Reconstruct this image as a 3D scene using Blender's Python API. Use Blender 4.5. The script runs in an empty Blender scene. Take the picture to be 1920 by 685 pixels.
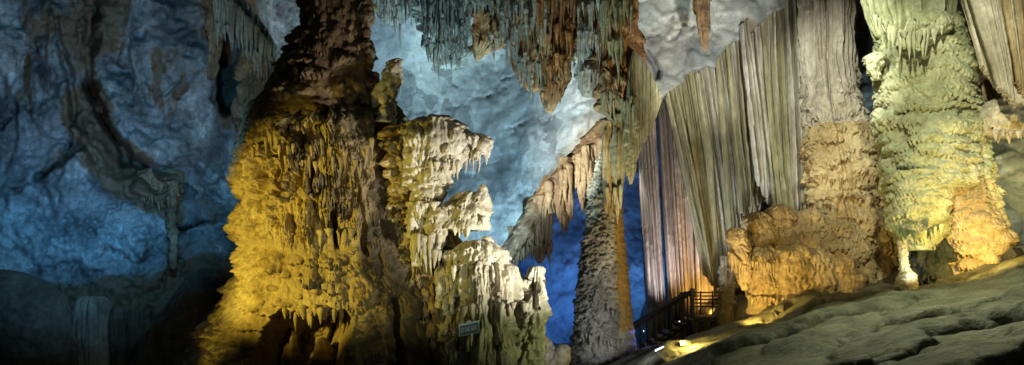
import bpy, math, random
import numpy as np
from mathutils import Vector

SC = bpy.context.scene
COL = SC.collection
F = 1144.0; HOR = 560.0; ZC = 1.6          # focal length in photo pixels, horizon row, eye height
PI = math.pi

def P(px, py, Y):
    return np.array([(px - 960) / F * Y, Y, ZC + (HOR - py) / F * Y])

# ------------------------------------------------------------------ noise
_r0 = np.random.RandomState(7)
_perm = _r0.permutation(4096).astype(np.int64)
_val = _r0.rand(4096).astype(np.float32)

def vnoise(x, y, z):
    x = np.asarray(x, np.float64); y = np.asarray(y, np.float64); z = np.asarray(z, np.float64)
    xi = np.floor(x); yi = np.floor(y); zi = np.floor(z)
    fx = x - xi; fy = y - yi; fz = z - zi
    fx = fx * fx * (3 - 2 * fx); fy = fy * fy * (3 - 2 * fy); fz = fz * fz * (3 - 2 * fz)
    xi = xi.astype(np.int64); yi = yi.astype(np.int64); zi = zi.astype(np.int64)
    def h(a, b, c):
        return _val[_perm[(_perm[(_perm[a & 4095] + b) & 4095] + c) & 4095]]
    r = 0
    for dx in (0, 1):
        wx = fx if dx else 1 - fx
        for dy in (0, 1):
            wy = fy if dy else 1 - fy
            a = h(xi + dx, yi + dy, zi) * (1 - fz) + h(xi + dx, yi + dy, zi + 1) * fz
            r = r + wx * wy * a
    return r * 2 - 1

def fbm(x, y, z, o=4, g=0.5):
    a = 1.0; s = 0; t = 0
    for i in range(o):
        s = s + a * vnoise(x + 17.3 * i, y + 5.1 * i, z - 9.7 * i); t += a
        x = x * 2.03; y = y * 2.03; z = z * 2.03; a *= g
    return s / t

def ridged(x, y, z, o=4, g=0.5):
    a = 1.0; s = 0; t = 0
    for i in range(o):
        s = s + a * (1 - np.abs(vnoise(x + 7.3 * i, y + 15.1 * i, z - 3.7 * i)) * 2); t += a
        x = x * 2.03; y = y * 2.03; z = z * 2.03; a *= g
    return s / t

def sstep(a, b, x):
    t = np.clip((x - a) / (b - a), 0, 1)
    return t * t * (3 - 2 * t)

# ------------------------------------------------------------------ materials
def rock_mat(name, dark, mid, pale, scale=1.2, streak=0.0, bump=0.35, rough=0.62, fine=26.0, stain_or_light=None, spec=0.35, mott=(.62, 1.25), plates=0.0):
    m = bpy.data.materials.new(name); m.use_nodes = True
    nt = m.node_tree; N = nt.nodes; L = nt.links
    b = N['Principled BSDF']
    geo = N.new('ShaderNodeNewGeometry')
    mp = N.new('ShaderNodeMapping'); L.new(geo.outputs['Position'], mp.inputs['Vector'])
    mp.inputs['Scale'].default_value = (1, 1, 1 - 0.8 * streak)
    n1 = N.new('ShaderNodeTexNoise'); n1.inputs['Scale'].default_value = scale; n1.inputs['Detail'].default_value = 8
    n1.inputs['Roughness'].default_value = 0.62; n1.inputs['Distortion'].default_value = 0.4
    L.new(mp.outputs[0], n1.inputs['Vector'])
    cr = N.new('ShaderNodeValToRGB')
    e = cr.color_ramp.elements
    e[0].position = 0.33; e[0].color = (*dark, 1)
    e[1].position = 0.68; e[1].color = (*pale, 1)
    k = e.new(0.5); k.color = (*mid, 1)
    L.new(n1.outputs['Fac'], cr.inputs['Fac'])
    col = cr.outputs['Color']
    n2 = N.new('ShaderNodeTexNoise'); n2.inputs['Scale'].default_value = scale * 9; n2.inputs['Detail'].default_value = 6
    n2.inputs['Roughness'].default_value = 0.7
    L.new(mp.outputs[0], n2.inputs['Vector'])
    mr = N.new('ShaderNodeMapRange'); mr.inputs['From Min'].default_value = 0.3; mr.inputs['From Max'].default_value = 0.7
    mr.inputs['To Min'].default_value = mott[0]; mr.inputs['To Max'].default_value = mott[1]
    L.new(n2.outputs['Fac'], mr.inputs['Value'])
    mx = N.new('ShaderNodeMix'); mx.data_type = 'RGBA'; mx.blend_type = 'MULTIPLY'; mx.inputs[0].default_value = 1
    L.new(col, mx.inputs[6]); L.new(mr.outputs[0], mx.inputs[7])
    col = mx.outputs[2]
    if plates:
        dn = N.new('ShaderNodeTexNoise'); dn.inputs['Scale'].default_value = 1.1; dn.inputs['Detail'].default_value = 6
        L.new(geo.outputs['Position'], dn.inputs['Vector'])
        va = N.new('ShaderNodeVectorMath'); va.operation = 'MULTIPLY_ADD'
        L.new(dn.outputs['Color'], va.inputs[0]); va.inputs[1].default_value = (2.6, 2.6, 2.6); L.new(geo.outputs['Position'], va.inputs[2])
        vo = N.new('ShaderNodeTexVoronoi'); vo.inputs['Scale'].default_value = .55; L.new(va.outputs[0], vo.inputs['Vector'])
        sp_ = N.new('ShaderNodeSeparateColor'); L.new(vo.outputs['Color'], sp_.inputs[0])
        m3 = N.new('ShaderNodeMapRange'); m3.inputs['To Min'].default_value = 1 - plates; m3.inputs['To Max'].default_value = 1 + plates * .5
        L.new(sp_.outputs[0], m3.inputs['Value'])
        v2 = N.new('ShaderNodeTexVoronoi'); v2.feature = 'DISTANCE_TO_EDGE'; v2.inputs['Scale'].default_value = .8; L.new(va.outputs[0], v2.inputs['Vector'])
        m4 = N.new('ShaderNodeMapRange'); m4.inputs['From Max'].default_value = .05; m4.inputs['To Min'].default_value = .82; L.new(v2.outputs[0], m4.inputs['Value'])
        mm = N.new('ShaderNodeMath'); mm.operation = 'MULTIPLY'; L.new(m3.outputs[0], mm.inputs[0]); L.new(m4.outputs[0], mm.inputs[1])
        mp2 = N.new('ShaderNodeMix'); mp2.data_type = 'RGBA'; mp2.blend_type = 'MULTIPLY'; mp2.inputs[0].default_value = 1
        L.new(col, mp2.inputs[6]); L.new(mm.outputs[0], mp2.inputs[7]); col = mp2.outputs[2]
    if stain_or_light:
        at = N.new('ShaderNodeAttribute'); at.attribute_name = 'stain_or_light'
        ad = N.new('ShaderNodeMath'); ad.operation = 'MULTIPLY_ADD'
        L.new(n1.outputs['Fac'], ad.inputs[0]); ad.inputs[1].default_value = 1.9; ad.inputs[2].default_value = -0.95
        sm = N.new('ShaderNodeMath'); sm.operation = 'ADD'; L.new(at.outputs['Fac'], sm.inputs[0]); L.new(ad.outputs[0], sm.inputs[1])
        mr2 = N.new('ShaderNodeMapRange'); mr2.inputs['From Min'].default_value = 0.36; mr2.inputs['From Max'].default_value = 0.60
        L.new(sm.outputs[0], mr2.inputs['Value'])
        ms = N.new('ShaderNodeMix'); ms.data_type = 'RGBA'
        L.new(mr2.outputs[0], ms.inputs[0]); L.new(col, ms.inputs[6]); ms.inputs[7].default_value = (*stain_or_light, 1)
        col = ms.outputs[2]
    L.new(col, b.inputs['Base Color'])
    b.inputs['Roughness'].default_value = rough
    b.inputs['Specular IOR Level'].default_value = spec
    n3 = N.new('ShaderNodeTexNoise'); n3.inputs['Scale'].default_value = fine; n3.inputs['Detail'].default_value = 5
    n3.inputs['Roughness'].default_value = 0.65
    L.new(geo.outputs['Position'], n3.inputs['Vector'])
    bp = N.new('ShaderNodeBump'); bp.inputs['Strength'].default_value = bump; bp.inputs['Distance'].default_value = 0.05
    L.new(n3.outputs['Fac'], bp.inputs['Height']); L.new(bp.outputs[0], b.inputs['Normal'])
    return m

def plain_mat(name, col, rough=0.5, metal=0.0, emit=None, es=0):
    m = bpy.data.materials.new(name); m.use_nodes = True
    nt = m.node_tree; b = nt.nodes['Principled BSDF']
    n = nt.nodes.new('ShaderNodeTexNoise'); n.inputs['Scale'].default_value = 14; n.inputs['Detail'].default_value = 4
    cr = nt.nodes.new('ShaderNodeValToRGB')
    cr.color_ramp.elements[0].position = 0.3; cr.color_ramp.elements[0].color = (*[c * 0.65 for c in col], 1)
    cr.color_ramp.elements[1].position = 0.7; cr.color_ramp.elements[1].color = (*[min(1, c * 1.2) for c in col], 1)
    nt.links.new(n.outputs['Fac'], cr.inputs['Fac']); nt.links.new(cr.outputs[0], b.inputs['Base Color'])
    b.inputs['Roughness'].default_value = rough; b.inputs['Metallic'].default_value = metal
    if emit:
        b.inputs['Emission Color'].default_value = (*emit, 1); b.inputs['Emission Strength'].default_value = es
    return m

M = {}
M['wall'] = rock_mat('cave_wall_limestone', (.07, .07, .075), (.25, .26, .265), (.56, .57, .56), 0.9, 0.25, 0.9, fine=10, plates=.35, stain_or_light=(.15, .095, .055))
M['vault'] = rock_mat('vault_limestone', (.17, .19, .20), (.36, .37, .37), (.66, .66, .62), 0.42, 0.0, 0.45, fine=14, mott=(.82, 1.1), plates=.4, rough=.85, spec=.15, stain_or_light=(.16, .11, .06))
M['ochre'] = rock_mat('ochre_flowstone', (.27, .19, .09), (.40, .30, .16), (.52, .42, .25), 0.9, 0.3, 0.4, fine=22, stain_or_light=(.10, .075, .045))
M['brown'] = rock_mat('brown_dripstone', (.10, .062, .035), (.22, .14, .075), (.38, .27, .16), 1.6, 0.3, 0.55, fine=18)
M['teal'] = rock_mat('grey_dripstone', (.22, .17, .12), (.36, .35, .31), (.55, .56, .52), 1.6, 0.5, 0.45, fine=20)
M['rust'] = rock_mat('rust_dripstone', (.15, .07, .03), (.33, .17, .07), (.46, .32, .17), 1.5, 0.2, 0.5, fine=20)
M['pale'] = rock_mat('pale_flowstone', (.36, .31, .23), (.52, .47, .37), (.66, .62, .52), 1.1, 0.4, 0.35, fine=22)
M['amber'] = rock_mat('amber_flowstone', (.32, .25, .13), (.48, .38, .22), (.60, .50, .32), 1.0, 0.3, 0.4, fine=22)
M['lime'] = rock_mat('green_cream_flowstone', (.28, .29, .16), (.43, .45, .28), (.60, .61, .44), 0.9, 0.3, 0.4, fine=20)
M['olive'] = rock_mat('olive_drapery', (.19, .175, .10), (.33, .305, .185), (.46, .43, .29), 1.0, 0.85, 0.35, fine=24)
M['curtain'] = rock_mat('cream_curtain', (.26, .22, .18), (.42, .37, .31), (.58, .53, .46), 1.3, 0.9, 0.3, fine=24)
M['pipe'] = rock_mat('silver_curtain', (.24, .21, .15), (.44, .41, .34), (.64, .62, .56), 1.3, 0.85, 0.3, fine=24)
M['grey'] = rock_mat('grey_scaled_column', (.15, .135, .10), (.27, .25, .20), (.42, .40, .34), 1.2, 0.2, 0.5, fine=24, stain_or_light=(.30, .18, .045))  # last colour is the ochre lamplight painted on the scaled column
M['floor'] = rock_mat('floor_rock', (.06, .058, .04), (.155, .15, .10), (.26, .25, .175), 1.3, 0.0, 0.7, fine=16, rough=0.6, spec=0.3)
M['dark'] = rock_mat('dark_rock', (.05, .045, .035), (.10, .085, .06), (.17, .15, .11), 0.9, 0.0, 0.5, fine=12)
M['foot'] = rock_mat('shaded_recess_rock', (.012, .015, .011), (.028, .034, .024), (.06, .07, .05), 1.6, 0.4, 0.5, fine=18)  # near black: shade of the recess under the hanging lobe, painted in
M['wood'] = plain_mat('dark_painted_wood', (.018, .016, .015), 0.55)
M['deck'] = plain_mat('walkway_planks', (.16, .15, .15), 0.6)
M['black'] = plain_mat('black_housing', (.02, .02, .022), 0.45)
M['signblue'] = plain_mat('sign_panel', (.10, .19, .36), 0.4)
M['signframe'] = plain_mat('sign_frame', (.66, .72, .80), 0.35)
M['signtext'] = plain_mat('sign_lettering', (.86, .90, .93), 0.5)
M['tubeglow'] = plain_mat('white_lamp_tube', (.9, .95, 1), 0.3, emit=(.8, .93, 1), es=2)
M['warmglow'] = plain_mat('warm_lamp_glass', (1, .8, .3), 0.3, emit=(1, .60, .12), es=7)
M['blueglow'] = plain_mat('blue_lamp_glass', (.3, .4, 1), 0.3, emit=(.25, .35, 1), es=5)

# ------------------------------------------------------------------ object helpers
def prop(o, label=None, cat=None, group=None, kind=None):
    if label: o['label'] = label
    if cat: o['category'] = cat
    if group: o['group'] = group
    if kind: o['kind'] = kind
    return o

def thing(name, label, cat, loc, group=None):
    o = bpy.data.objects.new(name, None); o.empty_display_size = 0.2
    COL.objects.link(o); o.location = [float(c) for c in loc]
    return prop(o, label, cat, group)

def mesh_obj(name, V, Q, mat, parent=None, T=None, attr=None, smooth=True, origin=None):
    """V verts (n,3) in world metres, Q quads, T triangles; one linked mesh object."""
    V = np.asarray(V, np.float64)
    if parent is not None:
        org = np.array(parent.location); pp = parent.parent
        while pp is not None: org = org + np.array(pp.location); pp = pp.parent
    elif origin is not None: org = np.asarray(origin, float)
    else: org = np.array([V[:, 0].mean(), V[:, 1].mean(), V[:, 2].min()])
    me = bpy.data.meshes.new(name)
    nq = 0 if Q is None else len(Q); ntri = 0 if T is None else len(T)
    me.vertices.add(len(V)); me.vertices.foreach_set('co', (V - org).astype(np.float32).ravel())
    li = []
    if nq: li.append(np.asarray(Q, np.int32).ravel())
    if ntri: li.append(np.asarray(T, np.int32).ravel())
    li = np.concatenate(li)
    me.loops.add(len(li)); me.loops.foreach_set('vertex_index', li)
    me.polygons.add(nq + ntri)
    st = np.concatenate([np.arange(nq) * 4, nq * 4 + np.arange(ntri) * 3]).astype(np.int32)
    me.polygons.foreach_set('loop_start', st)
    me.update(calc_edges=True)
    me.polygons.foreach_set('use_smooth', np.full(nq + ntri, smooth, bool))
    if attr is not None:
        a = me.attributes.new('stain_or_light', 'FLOAT', 'POINT')
        a.data.foreach_set('value', np.asarray(attr, np.float32).ravel())
    me.validate()
    me.materials.append(mat)
    o = bpy.data.objects.new(name, me); COL.objects.link(o)
    if parent is not None: o.parent = parent
    else: o.location = org
    return o

def gridq(nu, nv, wrap=False):
    i = np.arange(nu if wrap else nu - 1); j = np.arange(nv - 1)
    I, J = np.meshgrid(i, j, indexing='ij')
    I2 = (I + 1) % nu
    return np.stack([I * nv + J, I2 * nv + J, I2 * nv + J + 1, I * nv + J + 1], -1).reshape(-1, 4)

def bar(name, a, b, w, h, mat, parent=None, bev=0.15):
    """a square-section timber from a to b with chamfered edges"""
    a = np.asarray(a, float); b = np.asarray(b, float)
    d = (b - a); L = np.linalg.norm(d); d /= L
    up = np.array([0, 0, 1.0]) if abs(d[2]) < 0.9 else np.array([0, 1.0, 0])
    s = np.cross(d, up); s /= np.linalg.norm(s); u = np.cross(s, d)
    c = min(w, h) * bev
    ring = [(-w/2+c, -h/2), (w/2-c, -h/2), (w/2, -h/2+c), (w/2, h/2-c), (w/2-c, h/2), (-w/2+c, h/2), (-w/2, h/2-c), (-w/2, -h/2+c)]
    V = []
    for q in (a, b):
        for x, y in ring: V.append(q + s * x + u * y)
    Q = [[i, (i+1) % 8, 8 + (i+1) % 8, 8 + i] for i in range(8)]
    V += [a, b]
    T = [[16, (i+1) % 8, i] for i in range(8)] + [[17, 8+i, 8+(i+1) % 8] for i in range(8)]
    return mesh_obj(name, V, Q, mat, parent, T, smooth=False)

# ------------------------------------------------------------------ surface detail
def lobes(th, z, R, n, w, h, a, seed, teeth=0.3, flat=0.6, zr=None, thr=None, fl=0.15):
    """overlapping drip-edged scales stamped over an unwrapped column (theta x z)"""
    rnd = np.random.RandomState(seed)
    nt, nz = len(th), len(z)
    D = np.zeros((nt, nz)); dth = 2 * PI / nt
    z0a, z1a = zr if zr else (z[0], z[-1])
    for k in range(n):
        t0 = rnd.uniform(*(thr if thr else (0, 2 * PI))); zt = rnd.uniform(z0a, z1a) + h * 0.5
        ww = w * rnd.uniform(.55, 1.5); hh = h * rnd.uniform(.55, 1.5); aa = a * rnd.uniform(.55, 1.35)
        half = ww / 2 / R
        ph = rnd.uniform(0, 6.28); fr = rnd.uniform(4.5, 10.0); fr2 = fr * 2.3
        i0 = int(math.floor((t0 - half) / dth)); i1 = int(math.ceil((t0 + half) / dth))
        j0 = np.searchsorted(z, zt - hh * 1.06); j1 = np.searchsorted(z, zt)
        if i1 <= i0 or j1 <= j0: continue
        ii = np.arange(i0, i1 + 1)
        x = ((ii * dth) - t0) / half
        ok = np.abs(x) < 1
        ii = ii[ok]; x = x[ok][:, None]
        if len(ii) == 0: continue
        t = ((zt - z[j0:j1]) / hh)[None, :]
        tooth = .65 * np.abs(np.sin(fr * x + ph)) + .35 * np.abs(np.sin(fr2 * .7 * x + 2 * ph))
        arch = np.power(np.clip(1 - x * x, 0, 1), .5)
        t0_ = .35 * (1 - arch)                                   # rounded cap: the top edge curves down at the sides
        tb = np.maximum(0.25, 1 - .18 * x * x - teeth * tooth)
        te = tb * .90
        up = np.power(np.clip((t - t0_) / np.maximum(.05, te - t0_), 0, 1), flat * 1.05)
        prof = np.where(t < te, up, np.sqrt(np.clip(1 - ((t - te) / (.10 * tb)) ** 2, 0, 1)))
        grow = np.clip((t - .25) / .5, 0, 1)
        val = 1.25 * aa * np.power(1 - x * x, 0.35) * prof * (1 - (fl + .17) * tooth * grow)
        ix = np.ix_(ii % nt, np.arange(j0, j1))
        D[ix] = np.maximum(D[ix], val)
    return D

def knobs(th, z, R, n, r, a, seed, zr=None, asp=1.0):
    rnd = np.random.RandomState(seed)
    nt = len(th); D = np.zeros((nt, len(z))); dth = 2 * PI / nt
    z0a, z1a = zr if zr else (z[0], z[-1])
    for k in range(n):
        t0 = rnd.uniform(0, 2 * PI); zt = rnd.uniform(z0a, z1a); rr = r * rnd.uniform(.5, 1.5); aa = a * rr / r
        half = rr / R; hz = rr * asp
        ii = np.arange(int((t0 - half) / dth), int((t0 + half) / dth) + 1)
        j0 = np.searchsorted(z, zt - hz); j1 = np.searchsorted(z, zt + hz)
        if j1 <= j0 or len(ii) == 0: continue
        x = ((ii * dth - t0) / half)[:, None]; y = ((z[j0:j1] - zt) / hz)[None, :]
        v = aa * np.sqrt(np.clip(1 - x * x - y * y, 0, 1))
        ix = np.ix_(ii % nt, np.arange(j0, j1))
        D[ix] = np.maximum(D[ix], v)
    return D

def flutes(TH, Z, R, fs=6.0, fz=0.35, o=3, off=0.0):
    c = np.cos(TH) * R * fs; s = np.sin(TH) * R * fs
    return ridged(c + off, s + off * 1.7, Z * fz + off, o, 0.55)

def interp_prof(prof, py):
    prof = sorted(prof); a = np.array(prof, float)
    return np.interp(py, a[:, 0], a[:, 1]), np.interp(py, a[:, 0], a[:, 2])

def smooth1(v, k):
    if k < 2: return v
    pad = np.concatenate([np.full(k, v[0]), v, np.full(k, v[-1])])
    ker = np.hanning(2 * k + 1); ker /= ker.sum()
    return np.convolve(pad, ker, 'same')[k:-k]

def column(name, prof, Y, mat, parent=None, ratio=0.8, res=0.02, detail=None, tilt=0.0, stain_or_light=None, sm=3, dep=None, cap=True, origin=None, zres=None, limr=.12):
    """a closed body of revolution-like section whose left and right outlines follow prof = [(py, L, R)] at depth Y.
    theta = 0 faces the camera (-y)"""
    pys = [p[0] for p in prof]
    zt = ZC + (HOR - min(pys)) / F * Y; zb = ZC + (HOR - max(pys)) / F * Y
    zr = zres or res
    nz = max(8, int((zt - zb) / zr)); z = np.linspace(zb, zt, nz)
    py = HOR - (z - ZC) * F / Y
    Lp, Rp = interp_prof(prof, py)
    k = max(1, int(sm * Y / F / ((zt - zb) / nz)))
    Lp = smooth1(Lp, k); Rp = smooth1(Rp, k)
    cx = ((Lp + Rp) / 2 - 960) / F * Y; rx = np.maximum(0.004, (Rp - Lp) / 2 / F * Y)
    Rm = float(np.max(rx)) * (1 + ratio) / 2
    nt = max(16, int(2 * PI * Rm / res)); th = np.arange(nt) * 2 * PI / nt
    TH, Zg = np.meshgrid(th, z, indexing='ij')
    sx = np.sin(TH); cy = -np.cos(TH)
    ry = np.minimum(rx * ratio, rx * ratio) if dep is None else np.minimum(dep, rx * 4)
    D = 0
    if detail is not None:
        D = detail(dict(th=th, z=z, TH=TH, Z=Zg, R=Rm, rx=rx[None, :], py=py[None, :], X=cx[None, :] + sx * rx[None, :], Yc=Y + cy * ry))
    lim = np.minimum(1.0, rx[None, :] / limr)
    D = D * lim
    if detail is not None: D = D - .85 * np.clip(D.mean(axis=0), 0, None)[None, :] * lim
    X = cx[None, :] + sx * (rx[None, :] + D)
    Yv = Y + cy * (ry + D)
    Zv = Zg + tilt * cy
    V = np.stack([X, Yv, Zv], -1).reshape(-1, 3)
    Q = gridq(nt, nz, True)
    T = None
    if cap:
        n0 = len(V)
        V = np.vstack([V, [[cx[0], Y, zb], [cx[-1], Y, zt]]])
        i = np.arange(nt); i2 = (i + 1) % nt
        T = np.vstack([np.stack([np.full(nt, n0), i2 * nz, i * nz], -1), np.stack([np.full(nt, n0 + 1), i * nz + nz - 1, i2 * nz + nz - 1], -1)])
    at = None
    if stain_or_light is not None:
        at = stain_or_light(TH, Zg, np.broadcast_to(py[None, :], TH.shape), X).ravel()
        if cap: at = np.concatenate([at, [0, 0]])
    return mesh_obj(name, V, Q, mat, parent, T, attr=at, origin=origin)

_seed = [100]
def stalactite(top, length, rad, mat, parent=None, name='stalactite', lean=(0, 0), n=12, seed=None, up=False, lump=0.18, pw=0.8, flat=1.0, origin=None, root=0.0):
    """a tapered, lumpy, fluted dripstone cone hanging down from top (or standing up when up)"""
    _seed[0] += 1
    rnd = np.random.RandomState(_seed[0] if seed is None else seed)
    nr = int(np.clip(length / 0.035, 10, 70))
    t = np.linspace(0, 1, nr)
    r = rad * (np.power(1 - t, pw) * 0.93 + 0.07 * (1 - t * 0.6))
    ph = rnd.uniform(0, 6.28, 4)
    r = r * (1 + lump * 0.6 * np.sin(t * length * 9 + ph[0]) * np.sin(t * length * 23 + ph[1]) + lump * 0.4 * rnd.randn(nr) * 0.5)
    r[-1] = 0.004
    if root: r = r * np.sqrt(np.clip(t / root, .002, 1))
    sgn = 1 if up else -1
    bx = lean[0] * t * length + 0.03 * length * np.sin(t * 4 + ph[2]) * t
    by = lean[1] * t * length
    th = np.arange(n) * 2 * PI / n
    k = rnd.randint(2, 5)
    ring = 1 + 0.16 * np.cos(k * th + ph[3]) + 0.10 * np.cos((k + 3) * th + ph[0])
    R = r[None, :] * ring[:, None]
    X = top[0] + bx[None, :] + np.sin(th)[:, None] * R
    Yv = top[1] + by[None, :] - np.cos(th)[:, None] * R * flat
    Z = np.broadcast_to((top[2] + sgn * t * length)[None, :], X.shape)
    V = np.stack([X, Yv, Z], -1).reshape(-1, 3)
    Q = gridq(n, nr, True)
    if not up: Q = Q[:, ::-1]
    n0 = len(V); V = np.vstack([V, [top]])
    i = np.arange(n); T = np.stack([np.full(n, n0), i * nr, ((i + 1) % n) * nr], -1)
    if up: T = T[:, ::-1]
    return mesh_obj(name, V, Q, mat, parent, T, origin=origin)

def fringe(parent, mat, pts, n, ln, rad, seed, jy=0.15, lump=0.18, jz=0.06, pw=0.8):
    """n stalactites along a polyline of (px, py, Y)"""
    rnd = np.random.RandomState(seed); pts = np.array(pts, float)
    d = np.concatenate([[0], np.cumsum(np.hypot(np.diff(pts[:, 0]), np.diff(pts[:, 1])))])
    for k in range(n):
        s = (k + rnd.uniform(.1, .9)) / n * d[-1]
        px = np.interp(s, d, pts[:, 0]); py = np.interp(s, d, pts[:, 1]); Y = np.interp(s, d, pts[:, 2]) + rnd.uniform(-jy, jy)
        p = P(px, py, Y); p[2] += rnd.uniform(0, jz)
        l = rnd.uniform(*ln) * (1.0 if rnd.rand() < .7 else 0.6)
        stalactite(p, l, rnd.uniform(*rad), mat, parent, root=.12, lean=(rnd.uniform(-.03, .03), 0), seed=seed * 100 + k, lump=lump, pw=pw)

def slab(name, Pf, back, mat, parent=None, origin=None):
    """closed thick sheet: front grid Pf (nu, nv, 3), back grid pushed by vector array/const"""
    nu, nv, _ = Pf.shape
    Pb = Pf + back
    V = np.vstack([Pf.reshape(-1, 3), Pb.reshape(-1, 3)])
    q = gridq(nu, nv); n0 = nu * nv
    Qs = [q, q[:, ::-1] + n0]
    def edge(idx):
        a = idx[:-1]; b = idx[1:]
        return np.stack([a, b, b + n0, a + n0], -1)
    I = np.arange(nu); J = np.arange(nv)
    Qs += [edge(I * nv)[:, ::-1], edge(I * nv + nv - 1), edge(J), edge((nu - 1) * nv + J)[:, ::-1]]
    return mesh_obj(name, V, np.vstack(Qs), mat, parent, origin=origin)

def curtain(name, top, bot, Y, mat, parent=None, res=0.02, folds=8, amp=0.15, seed=1, thick=0.18, rag=0.05, fine=0.02, skew=0.0, pw=0.7, bands=0.0, ydelta=0.0):
    """a hanging drapery between a top and a bottom outline, both [(px, py)], with rounded vertical folds"""
    rnd = np.random.RandomState(seed)
    t = np.array(top, float); b = np.array(bot, float)
    w = max(np.hypot(*(t[-1] - t[0])), np.hypot(*(b[-1] - b[0]))) / F * Y
    hgt = max(abs(b[:, 1].max() - t[:, 1].min()) / F * Y, 0.3)
    nu = max(24, int(w / res * 1.6)); nv = max(16, int(hgt / (res * 1.8)))
    u = np.linspace(0, 1, nu); v = np.linspace(0, 1, nv)
    def along(a):
        d = np.concatenate([[0], np.cumsum(np.hypot(np.diff(a[:, 0]), np.diff(a[:, 1])))]); d /= d[-1]
        return np.interp(u, d, a[:, 0]), np.interp(u, d, a[:, 1])
    tx, ty = along(t); bx, by = along(b)
    teeth = ridged(u * folds * 1.3 + seed, 0 * u + 3.3, 0 * u, 3)
    by = by + rag * F / Y * (teeth * 0.8 + rnd.randn(nu) * 0.05)
    U, Vv = np.meshgrid(u, v, indexing='ij')
    warp = 0.35 * fbm(U * folds * 0.35 + seed, Vv * 0.8, 0 * U + seed, 2)
    ph = (U + skew * Vv) * folds + warp * 1.2
    fr = ph - np.floor(ph)
    idn = np.floor(ph)
    fold = np.power(np.clip(np.sin(fr * PI), 0, 1), pw)
    rel = 0.65 + 0.6 * vnoise(idn * 3.17 + seed, 0 * U + .5, Vv * 0.4)
    d = amp * fold * rel
    d = d + amp * 0.45 * ridged(U * folds * 2.6 + .2 * fbm(U * 9, Vv * 2, 0 * U + seed, 2), Vv * 0.5 + seed, 0 * U + 1.1, 3)
    d = d + fine * fbm(U * w * 9, Vv * hgt * 5, 0 * U + seed, 3)
    if bands: d = d + bands * ridged(U * 2.0, Vv * hgt * 6.0 + 0.4 * np.sin(U * 20), 0 * U + 2.2, 2)
    env = np.power(np.clip(1.02 - Vv, 0, 1), 0.15) * np.power(np.clip(Vv * 12 + .25, 0, 1), 0.5)
    d = d * env
    PX = tx[:, None] * (1 - Vv) + bx[:, None] * Vv; PY = ty[:, None] * (1 - Vv) + by[:, None] * Vv
    Yd = Y + ydelta * U
    pts = np.stack([(PX - 960) / F * Yd, Yd - d, ZC + (HOR - PY) / F * Yd], -1)
    return slab(name, pts, np.array([0, thick, 0.0]), mat, parent)


# ================================================================== THE CAVE SHELL (structure)
CP = [(-900,300,9),(-700,-500,9),(-700,300,11),(-700,800,11),(-300,0,14),(-300,300,15),(-300,700,15),(0,0,17.5),(0,200,18.5),(0,420,18.2),(0,620,18),
 (200,-300,14),(200,0,18.5),(120,200,18.6),(230,230,20.2),(330,300,20),(200,420,19),(200,620,19.5),(400,-300,15),(400,0,19.5),(400,300,21.5),(400,450,21.5),(400,620,21),
 (600,-300,16),(600,0,24),(600,300,25),(600,650,26),(800,-300,17),(800,0,23.5),(800,150,25.5),(800,300,26.5),(800,600,28),(950,150,26),(950,300,26.5),(900,430,26),
 (1100,-300,16),(1100,0,20),(1100,150,21.5),(935,515,22.6),(965,465,21.8),(1000,405,20.9),(1000,330,22.5),(1030,350,20.2),(1090,295,19.5),(1060,230,21),(1150,245,18.9),(1205,205,20),(1300,-300,17),(1250,0,20.5),(1300,60,20.3),(1250,140,22.0),(1250,165,20.0),(1300,140,19.6),(1345,110,19.2),(1400,50,19.0),(1400,0,19.0),(1470,-10,18.9),(1450,220,25),(1500,450,25),
 (1620,60,24),(1620,200,22),(1630,400,22),(1750,-300,15),(1750,200,21),(1850,-300,13),(1850,200,18.5),(1900,300,16.8),(1880,420,17),(1930,480,16.5),
 (2100,100,14),(2100,400,14),(2500,0,11),(2500,500,11),(600,-700,10),(1300,-700,10),(2000,-700,9),(0,-700,9)]
CP = np.array(CP, float)

def wall_depth(PX, PY):
    num = 0; den = 1e-9
    for x, y, d in CP:
        w = np.exp(-((PX - x) ** 2 + (PY - y) ** 2) / (2 * 85.0 ** 2)) + 1e-7 / (1 + ((PX - x) ** 2 + (PY - y) ** 2) / 1e5)
        num = num + w * d; den = den + w
    return num / den

def seg_dist(PX, PY, pts):
    best = np.full(PX.shape, 1e9)
    for (x0, y0), (x1, y1) in zip(pts[:-1], pts[1:]):
        dx, dy = x1 - x0, y1 - y0
        t = np.clip(((PX - x0) * dx + (PY - y0) * dy) / (dx * dx + dy * dy), 0, 1)
        best = np.minimum(best, np.hypot(PX - x0 - t * dx, PY - y0 - t * dy))
    return best

LIP = np.array([(900,600),(930,520),(955,470),(1000,405),(1030,350),(1090,295),(1150,245),(1205,212),(1243,182),(1262,170),(1292,152),(1340,138),(1348,104),(1400,74),(1470,12),(1530,-60)], float)

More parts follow.
